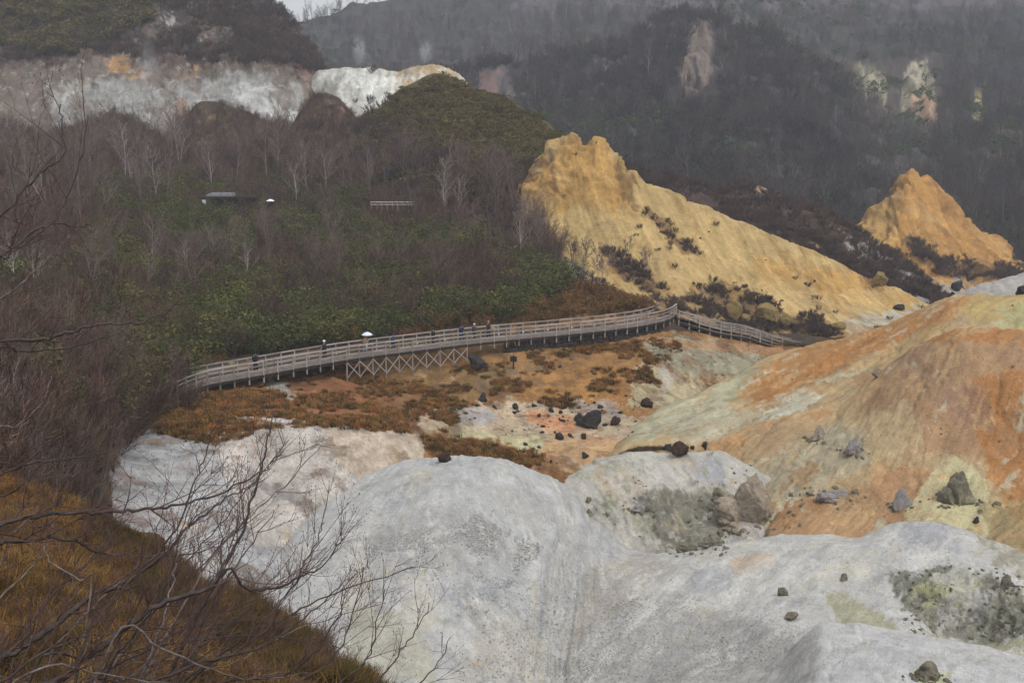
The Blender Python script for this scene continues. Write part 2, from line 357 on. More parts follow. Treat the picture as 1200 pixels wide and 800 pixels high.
sheet('mountain_spur', 430, 1080, [
    [(430, 170, 380), (480, 120, 385), (540, 88, 390), (570, 78, 390), (600, 68, 392), (650, 66, 396), (690, 66, 396), (740, 48, 398), (780, 18, 400), (810, 10, 400), (850, 18, 398), (895, 44, 395), (930, 68, 390), (985, 110, 380), (1030, 160, 370), (1080, 230, 355)],
    [(430, 190, 350), (540, 120, 365), (650, 100, 365), (740, 90, 365), (810, 60, 362), (895, 80, 362), (985, 140, 355), (1080, 245, 340)],
    [(430, 220, 310), (600, 170, 320), (740, 150, 320), (850, 140, 315), (985, 190, 315), (1080, 260, 310)],
    [(430, 260, 270), (740, 240, 265), (850, 230, 262), (985, 250, 265), (1080, 290, 265)],
    [(430, 330, 230), (740, 330, 215), (1080, 350, 215)]],
    (54, 48, 52), [
        ([(560, 80), (760, 40), (860, 30), (960, 90), (900, 130), (640, 120)], (52, 46, 50), 12, 0.7), ([(700, 150), (880, 140), (900, 290), (720, 280)], (58, 68, 54), 16, 0.9),
        ([(545, 85), (590, 75), (610, 110), (560, 115)], (92, 84, 84), 8, 0.8),
        ([(560, 88), (580, 85), (582, 105), (565, 110)], (120, 88, 80), 5, 0.8),
        ([(808, 45), (822, 25), (832, 30), (836, 60), (834, 108), (820, 108), (818, 70), (806, 66)], (112, 98, 88), 4, 0.9, 14), ([(800, 66), (812, 66), (812, 108), (802, 108)], (112, 98, 86), 4, 0.9, 10), ([(850, 60), (866, 60), (866, 66), (850, 66)], (120, 112, 104), 3, 0.8, 5),
        ([(700, 70), (720, 60), (715, 90), (700, 95)], (110, 104, 104), 5, 0.8),
        ([(680, 110), (790, 170), (800, 260), (720, 230), (640, 140)], (60, 72, 56), 18, 0.8)],
    M_far, step=3, vstep=3, disp=4, dfreq=0.02, ridge_amp=6, back=(60, 0.8), wf=0.05, rills=4, rfreq=0.05, crust=0.3, gully=3, gfreq=0.05, detail=1.2, dfr=0.12, mottle=[((104, 92, 84), .05, .03, .25, .6), ((52, 46, 50), .04, .03, .15, .6)])
# steep brown hill at the upper left with a pale altered band at its foot
sheet('upper_hill', -220, 470, [
    [(-220, -150, 305), (0, -110, 305), (200, -70, 302), (290, -22, 298), (308, -4, 296), (320, 10, 294), (335, 26, 292), (350, 42, 288), (362, 58, 285), (375, 72, 280), (388, 84, 274), (405, 100, 268), (430, 130, 262), (470, 170, 255)],
    [(-220, -60, 280), (0, -40, 282), (200, -10, 280), (300, 25, 278), (350, 62, 276), (388, 96, 270), (430, 140, 258), (470, 180, 250)],
    [(-220, 60, 258), (0, 62, 260), (200, 62, 260), (300, 72, 260), (370, 100, 262), (430, 155, 252), (470, 195, 244)],
    [(-220, 130, 244), (0, 130, 246), (200, 125, 248), (300, 130, 248), (400, 150, 248), (470, 210, 238)],
    [(-220, 190, 230), (0, 190, 232), (200, 190, 234), (470, 250, 228)]],
    (74, 56, 50), [
        ([(-250, -200), (150, -100), (190, 10), (150, 35), (90, 62), (20, 58), (-60, 50), (-250, 60)], (72, 76, 34), 8, 1, 12),
        ([(100, -60), (330, -60), (350, 45), (290, 60), (200, 50), (150, 70), (110, 45)], (54, 48, 46), 14, 0.8, 10),
        ([(-50, 85), (60, 78), (120, 68), (250, 80), (300, 75), (350, 82), (378, 95), (372, 160), (300, 150), (100, 150), (-60, 170)], (108, 98, 86), 8, 0.85, 18),
        ([(60, 100), (110, 95), (200, 92), (300, 85), (355, 92), (360, 120), (345, 150), (200, 160), (60, 150)], (138, 138, 134), 7, 1, 16),
        ([(265, 100), (330, 100), (350, 140), (320, 140), (280, 120)], (176, 178, 176), 5, 0.8, 8),
        ([(130, 70), (150, 68), (155, 90), (135, 82)], (165, 118, 50), 4, 0.9),
        ([(205, 78), (235, 75), (235, 92), (215, 95)], (160, 122, 70), 4, 0.8),
        ([(205, 112), (220, 112), (222, 140), (210, 140)], (150, 105, 45), 3, 0.8),
        ([(345, 75), (380, 78), (400, 110), (380, 150), (355, 110)], (120, 82, 66), 5, 0.7)],
    M_crater, step=2.2, vstep=2.2, disp=3, dfreq=0.03, ridge_amp=2.6, gully=0.6, gfreq=0.12, back=(60, 0.9), wf=0.09, rills=0.4, rfreq=0.1, crust=0.35, warp_amp=22, sat=0.7, detail=1.0, dfr=0.4,
    mottle=[((150, 130, 104), .12, .05, .2, .35), ((104, 86, 74), .15, .09, .08, .7), ((180, 180, 174), .25, .14, .28, .6)])
# white and yellow crater rim
sheet('crater_rim', 350, 620, [
    [(350, 120, 262), (372, 84, 262), (395, 80, 261), (420, 82, 260), (445, 80, 260), (465, 84, 258), (480, 80, 257), (505, 76, 256), (525, 80, 254), (540, 86, 252), (550, 98, 250), (562, 122, 246), (580, 150, 240), (620, 190, 232)],
    [(350, 135, 256), (400, 98, 255), (445, 98, 254), (505, 92, 250), (540, 105, 245), (580, 160, 236), (620, 200, 228)],
    [(350, 160, 246), (430, 140, 244), (505, 130, 238), (580, 180, 230), (620, 220, 222)],
    [(350, 200, 235), (430, 190, 232), (620, 250, 215)]],
    (172, 172, 164), [
        ([(460, 70), (580, 60), (600, 170), (520, 160), (470, 130), (458, 100)], (168, 140, 92), 6, 0.9),
        ([(530, 75), (570, 85), (575, 140), (540, 110)], (160, 118, 55), 4, 0.8),
        ([(395, 90), (400, 120), (440, 145), (420, 150), (380, 120), (380, 90)], (140, 138, 128), 5, 0.6),
        ([(430, 95), (445, 92), (450, 110), (440, 112)], (105, 108, 95), 3, 0.8),
        ([(405, 84), (455, 82), (470, 100), (450, 130), (420, 110)], (196, 198, 190), 6, 0.8)],
    M_crater, step=2, vstep=2, disp=0.8, dfreq=0.08, ridge_amp=0.8, back=(40, 1.0), wf=0.1, rills=0.3, rfreq=0.14, crust=0.25, detail=0.6, dfr=0.4, lin_=1, gully=0.15, gfreq=0.15,
    mottle=[((196, 196, 190), .15, .08, .1, .6), ((128, 126, 112), .2, .06, .18, .7), ((150, 120, 80), .2, .08, .3, .6)])
# green cone
sheet('green_hill', 360, 680, [
    [(360, 190, 214), (400, 158, 210), (430, 140, 208), (452, 124, 206), (470, 108, 205), (490, 95, 204), (508, 88, 204), (525, 93, 202), (545, 104, 200), (570, 116, 197), (600, 126, 193), (630, 138, 188), (648, 150, 184), (658, 160, 180), (668, 190, 172), (680, 230, 164)],
    [(360, 200, 205), (430, 160, 200), (508, 120, 192), (570, 140, 188), (630, 160, 180), (655, 178, 176), (680, 240, 160)],
    [(360, 230, 190), (430, 200, 184), (508, 180, 178), (600, 190, 172), (655, 215, 165), (680, 260, 156)],
    [(360, 280, 170), (508, 250, 160), (600, 250, 157), (680, 300, 146)],
    [(360, 320, 155), (680, 340, 135)]],
    (76, 72, 42), [
        ([(380, 150), (440, 150), (520, 190), (600, 220), (600, 300), (360, 300)], (72, 56, 50), 18, 0.9),
        ([(640, 160), (665, 160), (665, 190), (625, 225), (610, 225), (640, 185)], (62, 44, 38), 4, 0.9)],
    M_wood, step=2, vstep=2, disp=1.2, dfreq=0.06, ridge_amp=0.5, back=(50, 0.9), gully=0.5, gfreq=0.15)
# dark scrubby slope behind the yellow ridge
sheet('brown_slope', 640, 1200, [
    [(640, 190, 185), (690, 180, 186), (740, 200, 188), (790, 212, 190), (840, 222, 190), (872, 216, 190), (910, 226, 189), (960, 245, 186), (1000, 266, 182), (1040, 296, 176), (1080, 326, 170), (1110, 352, 162), (1150, 380, 155), (1200, 400, 150)],
    [(640, 220, 174), (790, 240, 174), (872, 245, 174), (960, 275, 170), (1040, 318, 164), (1110, 366, 154), (1200, 410, 144)],
    [(640, 300, 155), (872, 320, 152), (1040, 370, 146), (1200, 430, 136)]],
    (70, 52, 46), [
        ([(868, 216), (890, 214), (898, 224), (880, 224)], (150, 122, 84), 3, 0.8),
        ([(950, 243), (962, 243), (1000, 270), (985, 272)], (176, 140, 84), 3, 0.9, 4),
        ([(1000, 275), (1040, 290), (1100, 345), (1090, 360), (1040, 320), (990, 285)], (140, 136, 132), 5, 0.9),
        ([(930, 290), (960, 290), (985, 312), (965, 310)], (185, 150, 100), 4, 0.7)],
    M_wood, step=2.5, vstep=2.5, disp=1.2, dfreq=0.06, ridge_amp=0.8, back=(40, 0.9), wf=0.1, rills=0.6, rfreq=0.15)
# second, more orange yellow peak at the right
sheet('ochre_peak', 930, 1400, [
    [(930, 330, 226), (970, 285, 228), (1000, 262, 230), (1020, 248, 231), (1040, 230, 232), (1054, 212, 232), (1066, 200, 232), (1080, 206, 232), (1096, 219, 231), (1115, 236, 230), (1135, 253, 229), (1150, 268, 228), (1177, 286, 227), (1194, 304, 226), (1220, 316, 224), (1400, 320, 222)],
    [(930, 340, 214), (1000, 285, 216), (1064, 236, 218), (1110, 262, 216), (1150, 288, 214), (1194, 312, 210), (1400, 330, 208)],
    [(930, 360, 198), (1000, 315, 200), (1064, 290, 202), (1110, 300, 200), (1150, 314, 198), (1220, 330, 194), (1400, 345, 190)],
    [(930, 390, 180), (1064, 340, 182), (1110, 345, 180), (1220, 350, 176), (1400, 345, 176)]],
    (168, 122, 52), [
        ([(1000, 255), (1045, 225), (1050, 290), (1090, 330), (1000, 300)], (178, 140, 70), 8, 0.8),
        ([(1060, 275), (1075, 278), (1110, 305), (1170, 312), (1200, 318), (1200, 332), (1150, 330), (1100, 325), (1065, 300)], (78, 60, 40), 5, 0.85, 9),
        ([(1185, 296), (1260, 300), (1260, 345), (1190, 330)], (86, 70, 56), 6, 0.8),
        ([(1040, 300), (1100, 330), (1150, 338), (1240, 340), (1240, 370), (1100, 370), (1040, 330)], (150, 146, 142), 6, 0.9)],
    M_yel, step=2, vstep=2, disp=0.8, dfreq=0.06, ridge_amp=1.0, gully=1.6, gfreq=0.16, back=(40, 1.0), wf=0.1, sat=0.86, rills=1.4, rfreq=0.16, crust=0.15, detail=0.35, dfr=0.5, lin_=2,
    mottle=[((170, 136, 80), .15, .05, .1, .6), ((132, 92, 44), .15, .05, .12, .6), ((96, 70, 44), .4, .1, .32, .7)])
# yellow badland ridge
sheet('yellow_ridge', 540, 1200, [
    [(540, 330, 165), (585, 262, 163), (605, 226, 161), (618, 210, 160), (638, 184, 159), (650, 170, 159), (664, 167, 159), (676, 162, 158), (685, 169, 158), (695, 166, 158), (700, 163, 158), (706, 170, 158), (714, 181, 157), (722, 190, 156), (735, 203, 156), (760, 214, 155), (800, 232, 154), (850, 254, 153), (900, 274, 152), (950, 294, 150), (1000, 318, 148), (1050, 338, 146), (1088, 358, 144), (1120, 374, 142), (1200, 400, 140)],
    [(540, 345, 156), (605, 250, 154), (652, 205, 153), (700, 205, 152), (735, 232, 151), (800, 262, 149), (900, 302, 147), (1000, 338, 144), (1088, 368, 141), (1200, 408, 138)],
    [(540, 360, 146), (640, 265, 148), (700, 262, 146), (800, 295, 143), (900, 335, 141), (1000, 360, 139), (1088, 378, 137), (1200, 414, 135)],
    [(540, 380, 136), (640, 320, 140), (700, 320, 138), (800, 345, 134), (900, 365, 133), (1000, 376, 134), (1088, 386, 133), (1200, 420, 130)],
    [(540, 400, 128), (700, 365, 128), Z(800, 376, 5.8), Z(850, 383, 4.6), Z(900, 388, 3.6), Z(1000, 392, 3.2), Z(1088, 396, 3), Z(1200, 425, 2)],
    [(540, 430, 118), Z(700, 400, 3), Z(850, 400, 2), Z(1000, 405, 1.5), Z(1200, 440, 0)]],
    (174, 150, 102), [
        ([(600, 230), (655, 155), (710, 160), (745, 215), (740, 250), (690, 240), (640, 250), (610, 250)], (174, 136, 72), 8, 0.9),
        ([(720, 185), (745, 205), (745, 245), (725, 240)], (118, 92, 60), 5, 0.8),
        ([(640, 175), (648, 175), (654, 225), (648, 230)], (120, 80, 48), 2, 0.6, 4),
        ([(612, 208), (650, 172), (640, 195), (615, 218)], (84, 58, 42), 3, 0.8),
        ([(650, 260), (720, 270), (740, 330), (680, 310)], (172, 150, 102), 10, 0.7),
        ([(700, 290), (712, 286), (750, 312), (790, 345), (870, 372), (980, 392), (960, 398), (850, 392), (800, 372), (760, 350), (720, 318)], (82, 60, 48), 5, 0.9, 9),
        ([(800, 340), (850, 330), (930, 370), (985, 385), (970, 395), (880, 390), (830, 380)], (74, 56, 44), 5, 0.8, 9),
        ([(750, 240), (770, 250), (800, 280), (820, 300), (800, 296), (770, 270)], (110, 74, 50), 3, 0.7, 6),
        ([(870, 300), (1000, 320), (1080, 350), (1060, 362), (960, 350), (900, 330)], (184, 142, 74), 10, 0.8),
        ([(1010, 322), (1040, 320), (1050, 338), (1020, 338)], (120, 80, 40), 4, 0.8),
        ([(880, 335), (1040, 350), (1040, 375), (960, 372), (880, 350)], (186, 160, 112), 8, 0.6),
        ([(1000, 372), (1100, 352), (1130, 380), (1080, 400), (990, 400)], (172, 170, 168), 6, 0.95),
        ([(940, 386), (1030, 385), (1030, 400), (940, 402)], (150, 128, 106), 5, 0.9),
        ([(760, 350), (850, 384), (960, 402), (960, 420), (850, 410), (760, 380)], (150, 120, 80), 5, 0.7)],
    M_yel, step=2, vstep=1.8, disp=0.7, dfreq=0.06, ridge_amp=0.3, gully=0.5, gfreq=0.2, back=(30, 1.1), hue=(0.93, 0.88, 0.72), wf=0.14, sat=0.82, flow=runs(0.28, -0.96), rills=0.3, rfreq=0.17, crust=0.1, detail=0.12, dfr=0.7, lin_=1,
    mottle=[((178, 154, 110), .25, .06, .1, .6), ((148, 116, 64), .25, .07, .15, .6), ((120, 92, 62), .5, .12, .33, .7)],
    masks=[([(640, 150), (710, 150), (750, 205), (760, 260), (720, 250), (690, 215), (640, 225), (610, 260), (600, 225)], 14, 1.9, 0.16, True), ([(640, 150), (710, 150), (750, 205), (740, 250), (690, 215), (640, 215)], 14, 1.1, 0.6, True)])
# pale grey hill behind the orange one
sheet('grey_hill', 960, 1400, [
    [(960, 420, 128), (1010, 400, 127), (1040, 385, 126), (1075, 366, 125), (1110, 350, 124), (1140, 338, 123), (1170, 328, 122), (1200, 320, 122), (1280, 305, 122), (1400, 300, 124)],
    [(960, 430, 122), (1040, 395, 121), (1110, 365, 119), (1200, 342, 117), (1400, 325, 118)],
    [(960, 450, 112), (1110, 400, 108), (1400, 370, 106)]],
    (160, 158, 160), [([(1120, 345), (1200, 330), (1200, 350), (1130, 355)], (172, 165, 150), 6, 0.7)], M_white, disp=0.6, dfreq=0.12, back=(20, 0.9), rills=0.3, rfreq=0.3, detail=0.15, dfr=0.8, mottle=[((140, 138, 138), .4, .2, .15, .6)])
# wooded hillside on the left running down to the valley floor
HR = [
    [(-300, 120, 225), (0, 150, 222), (60, 162, 220), (105, 144, 220), (130, 132, 220), (160, 142, 219), (195, 162, 216), (215, 138, 216), (240, 122, 216), (275, 129, 215), (310, 142, 212), (335, 155, 210), (352, 132, 212), (375, 112, 214), (395, 118, 213), (420, 142, 208), (445, 164, 202), (480, 190, 192), (540, 215, 178), (590, 228, 166), (625, 250, 156), (655, 285, 148), (690, 315, 141), (725, 338, 136), (760, 352, 134), (790, 363, 133), (850, 379, 133), (1050, 397, 131)],
    [(-300, 180, 185), (0, 195, 190), (200, 190, 195), (350, 190, 192), (480, 225, 175), (590, 258, 157), (655, 302, 142), (725, 346, 131), (790, 366, 130), (850, 381, 131), (1050, 399, 129)],
    [(-300, 240, 145), (0, 245, 155), (200, 242, 164), (350, 242, 165), (480, 262, 156), (590, 290, 146), (655, 322, 136), (725, 352, 127), (790, 369, 128), (850, 383, 129), (1050, 402, 127)],
    [(-300, 300, 96), (0, 325, 104), (200, 340, 118), (350, 332, 128), (480, 328, 130), (590, 332, 129), (655, 343, 126), (725, 358, 123), Z(790, 372, 7.0), Z(850, 386, 5.2), Z(900, 397, 4), Z(1050, 410, 3.2)],
    [(-300, 390, 60), (0, 415, 66), (120, 432, 79), Z(215, 443, 7.5), Z(300, 431, 7.3), Z(405, 411, 7.2), Z(480, 400, 7.0), Z(560, 391, 7.0), Z(700, 377, 7.2), Z(775, 367, 7.6), Z(800, 378, 6.2), Z(850, 392, 4.6), Z(900, 404, 3.4), Z(1050, 420, 3)],
    [(-300, 460, 42), (0, 470, 54), (100, 482, 66), Z(180, 476, 7.0), Z(215, 458, 6.6), Z(300, 444, 6.3), Z(385, 430, 6.0), Z(415, 440, 5.3), Z(460, 446, 4.7), Z(510, 438, 4.8), Z(545, 424, 5.5), Z(600, 410, 6.1), Z(700, 398, 6), Z(775, 388, 6.0), Z(800, 392, 5.4), Z(850, 402, 4.2), Z(900, 412, 3), Z(1050, 430, 2)],
    [(-300, 540, 30), (0, 550, 42), (100, 515, 62), Z(160, 500, 7.2), Z(250, 484, 6.7), Z(350, 474, 5.8), Z(450, 482, 4.6), Z(550, 468, 4), Z(650, 455, 3.9), Z(720, 444, 4.2), Z(780, 418, 4.6), Z(850, 426, 3.2), Z(900, 436, 2), Z(1050, 460, 0)],
    [(-300, 640, 26), (0, 620, 34), Z(130, 560, 8), Z(160, 528, 7), Z(250, 508, 6.6), Z(330, 500, 6.6), Z(400, 500, 6.2), Z(470, 506, 5), Z(550, 505, 3), Z(650, 498, 2.5), Z(720, 488, 2.6), Z(780, 462, 2.8), Z(850, 455, 1.6), Z(1050, 490, -1)],
    [(-300, 730, 22), (0, 700, 28), Z(130, 640, 7), Z(200, 600, 6), Z(260, 572, 5.5), Z(320, 582, 3.8), Z(380, 580, 3.6), Z(470, 556, 3), Z(550, 545, 2), Z(650, 545, 1.8), Z(720, 530, 2), Z(780, 520, 1.4), Z(850, 500, 0.6), Z(1050, 540, -2)],
    [(-300, 860, 18), (0, 800, 24), Z(150, 740, 4), Z(260, 700, 3), Z(330, 680, 1.5), Z(400, 660, -1), Z(550, 620, -2), Z(700, 620, -2), Z(1050, 600, -4)]]
HR.append([(-300, 1000, 14), (0, 900, 19), Z(150, 840, -3), Z(400, 760, -5), Z(700, 720, -5.5), Z(1050, 700, -6.5)])
sheet('hillside', -300, 1050, HR, (62, 52, 42), [
        ([(-320, 100), (640, 100), (640, 240), (400, 240), (-320, 250)], (70, 54, 50), 10),
        ([(230, 105), (300, 110), (340, 150), (220, 150)], (60, 52, 34), 6, 0.8),
        ([(100, 225), (640, 230), (640, 330), (500, 360), (240, 420), (100, 400)], (50, 50, 30), 14, 0.8),
        ([(640, 300), (700, 325), (770, 352), (790, 372), (600, 386), (560, 350), (630, 335)], (132, 92, 44), 5, 0.95),
        ([(650, 300), (672, 310), (700, 335), (672, 335)], (130, 128, 124), 3, 0.9, 3),
        ([(700, 338), (780, 355), (760, 366), (690, 350)], (150, 116, 84), 5, 0.7),
        # valley floor below the boardwalk
        ([(180, 470), (220, 445), (400, 425), (600, 400), (800, 388), (1050, 420), (1050, 700), (300, 700), (180, 520)], (140, 100, 46), 4, 1, 4),
        ([(270, 455), (420, 430), (520, 470), (500, 500), (400, 505), (280, 480)], (132, 80, 42), 8, 0.85),
        ([(440, 500), (520, 480), (520, 500), (470, 510)], (88, 58, 38), 6, 0.7),
        ([(430, 430), (600, 425), (560, 470), (470, 470)], (120, 92, 50), 8, 0.7),
        ([(560, 430), (640, 425), (640, 470), (560, 470)], (116, 96, 66), 10, 0.7),
        ([(610, 440), (720, 430), (760, 460), (690, 480), (600, 475)], (158, 110, 38), 8, 0.8),
        ([(300, 440), (330, 442), (352, 470), (335, 468), (308, 452)], (150, 148, 140), 4, 0.9, 3),
        ([(130, 500), (180, 500), (250, 520), (300, 560), (340, 600), (330, 720), (130, 720)], (156, 157, 158), 5, 1, 4),
        ([(240, 486), (340, 486), (470, 503), (500, 520), (480, 600), (380, 640), (300, 640), (260, 545), (245, 520)], (170, 164, 156), 5, 1, 4),
        ([(380, 500), (480, 508), (500, 530), (470, 560), (420, 560), (390, 530)], (178, 160, 136), 8, 0.85),
        ([(280, 545), (330, 572), (370, 575), (360, 592), (320, 592)], (128, 124, 122), 4, 0.8),  # grey shadow band at the foot of the tan hill, shade painted as colour
        ([(500, 510), (640, 530), (640, 550), (560, 548), (500, 530)], (112, 76, 44), 5, 0.9),
        ([(490, 490), (560, 470), (680, 468), (740, 490), (850, 510), (820, 545), (700, 560), (600, 525), (500, 505)], (168, 150, 122), 6, 0.95),
        ([(510, 500), (620, 508), (740, 530), (700, 545), (600, 528)], (172, 168, 122), 6, 0.7),
        ([(530, 478), (570, 474), (580, 490), (550, 498)], (146, 146, 148), 5, 0.8),
        ([(615, 478), (660, 482), (690, 502), (650, 506), (620, 492)], (186, 120, 70), 4, 0.85),
        ([(640, 515), (740, 508), (830, 515), (820, 535), (700, 548), (620, 540)], (170, 128, 80), 5, 0.85),
        ([(650, 472), (720, 470), (735, 490), (690, 490)], (140, 130, 122), 5, 0.8),
        ([(755, 398), (790, 392), (880, 405), (900, 425), (850, 445), (800, 440), (762, 420)], (134, 136, 112), 5, 0.85, 8),
        ([(740, 425), (770, 420), (830, 450), (840, 470), (780, 480), (740, 470)], (164, 156, 122), 6, 0.8),
        ([(770, 420), (800, 440), (780, 460)], (160, 156, 152), 5, 0.7),
        ([(750, 398), (780, 392), (800, 400), (860, 402), (1000, 412), (1000, 420), (860, 412), (770, 404)], (160, 116, 72), 4, 0.8, 3)],
    M_grass, step=2, vstep=2, disp=0.7, dfreq=0.08, back=(40, 0.8), wf=0.2, flow=runs(0.08, -1), rills=0.06, rfreq=0.2, crust=0.03, detail=0.09, dfr=1.2,
    mottle=[((96, 74, 48), .35, .35, .12, .55), ((168, 140, 96), .5, .4, .25, .5), ((112, 66, 36), .25, .3, .2, .5), ((160, 158, 150), .8, .5, .38, .6)])
# clay floor under the mounds and the near slope, where the sheets end
gx_, gy_ = np.meshgrid(np.linspace(-110, 110, 111), np.linspace(4, 118, 58)); P_ = np.stack([gx_, gy_, gx_ * 0 - 4.8], -1); P_[..., 2] += 0.8 * fbm(P_ * 0.08, 4)
P_[..., 2] += np.clip(-gx_ - 14, 0, 40) * 0.35 * smooth(90, 60, gy_)
ix_ = np.arange(gx_.size).reshape(gx_.shape); F_ = np.stack([ix_[:-1, :-1], ix_[:-1, 1:], ix_[1:, 1:], ix_[1:, :-1]], -1).reshape(-1, 4)
tag(mesh_obj('valley_floor', P_.reshape(-1, 3), F_, plain_mat('pale_clay', (158, 154, 148), 0.9, 0.15, 0.4), None, True), kind='structure')
# right-hand complex
sheet('orange_hill', 660, 1450, [
    [(660, 580, 92), (700, 532, 95), (725, 506, 96), (745, 492, 97), (800, 468, 99), (850, 444, 102), (890, 424, 105), (930, 412, 107), (970, 402, 107), (1010, 392, 106), (1050, 376, 105), (1090, 359, 104), (1120, 350, 103), (1150, 346, 102), (1200, 347, 100), (1300, 340, 98), (1450, 340, 96)],
    [(660, 590, 88), (745, 506, 92), (800, 490, 94), (890, 455, 98), (970, 428, 99), (1050, 400, 98), (1120, 372, 97), (1200, 368, 95), (1450, 362, 90)],
    [(660, 600, 84), (745, 520, 87), (830, 510, 88), (900, 482, 91), (1000, 448, 92), (1100, 410, 91), (1200, 400, 90), (1450, 400, 84)],
    [(660, 620, 87), (745, 535, 87), (830, 528, 86), (900, 505, 86), (1000, 475, 87), (1100, 450, 87), (1200, 440, 85), (1450, 450, 78)],
    [(660, 660, 87), (745, 570, 86), (850, 560, 83), (930, 560, 80), (1000, 530, 81), (1100, 520, 80), (1200, 520, 77), (1450, 530, 70)],
    [(660, 700, 86), (745, 620, 84), (860, 612, 79), (930, 612, 75), (1000, 600, 74), (1100, 590, 73), (1200, 600, 70), (1450, 620, 62)],
    [(660, 760, 84), (745, 680, 80), (1000, 690, 67), (1200, 690, 62), (1450, 720, 54)]],
    (172, 148, 122), [
        ([(700, 480), (900, 410), (930, 415), (880, 460), (820, 500), (740, 520)], (152, 152, 136), 8, 0.95),
        ([(780, 470), (860, 440), (840, 500), (760, 505)], (172, 166, 152), 8, 0.85),
        ([(740, 500), (850, 470), (900, 490), (830, 525)], (168, 162, 152), 6, 0.9),
        ([(930, 400), (1000, 390), (1080, 355), (1130, 345), (1160, 345), (1100, 385), (1000, 420), (920, 470), (860, 470), (880, 440)], (170, 122, 76), 8, 0.9),
        ([(880, 445), (1060, 380), (1120, 360), (1060, 400), (960, 445), (880, 480)], (166, 110, 62), 7, 0.7),
        ([(900, 480), (1000, 430), (1110, 375), (1130, 385), (1060, 415), (980, 450), (900, 500)], (172, 142, 104), 6, 0.8),
        ([(885, 480), (960, 460), (955, 475), (890, 505)], (178, 176, 174), 5, 0.95),
        ([(1140, 345), (1250, 335), (1250, 385), (1170, 382), (1120, 370)], (176, 152, 104), 6, 0.85),
        ([(1165, 362), (1200, 358), (1210, 380), (1175, 380)], (160, 162, 132), 4, 0.7),
        ([(820, 522), (900, 490), (1000, 470), (960, 500), (880, 530), (850, 545)], (168, 128, 90), 5, 0.9),
        ([(880, 500), (1100, 470), (1110, 560), (960, 560), (860, 600), (860, 540)], (166, 140, 116), 12, 0.9),
        ([(870, 600), (960, 570), (1060, 540), (1100, 540), (1060, 610), (1000, 635), (880, 635)], (170, 134, 106), 7, 0.95),
        ([(1000, 440), (1250, 400), (1250, 620), (1120, 560), (1000, 520)], (164, 130, 102), 14, 0.9),
        ([(870, 545), (960, 540), (1010, 510), (1000, 545), (940, 580), (880, 580)], (160, 152, 142), 7, 0.7),
        ([(1130, 420), (1260, 400), (1260, 620), (1180, 590), (1150, 500)], (164, 108, 62), 12, 0.8),
        ([(1060, 560), (1130, 530), (1160, 560), (1200, 640), (1080, 640)], (182, 172, 146), 7, 0.9),
        ([(1100, 600), (1180, 590), (1220, 640), (1160, 640)], (176, 166, 140), 8, 0.6)],
    M_or, step=2, vstep=2, disp=0.7, dfreq=0.1, gully=0.32, gfreq=0.4, ridge_amp=0.3, back=(16, 0.9), hue=(0.97, 0.98, 0.80), sat=0.9, flow=runs(-0.8, -0.55), rills=0.2, rfreq=0.22, crust=0.03, detail=0.06, dfr=1.4,
    mottle=[((186, 158, 122), .5, .12, .12, .6), ((150, 116, 86), .5, .15, .18, .5), ((178, 176, 168), .5, .15, .18, .7), ((142, 100, 60), .3, .1, .24, .5)])
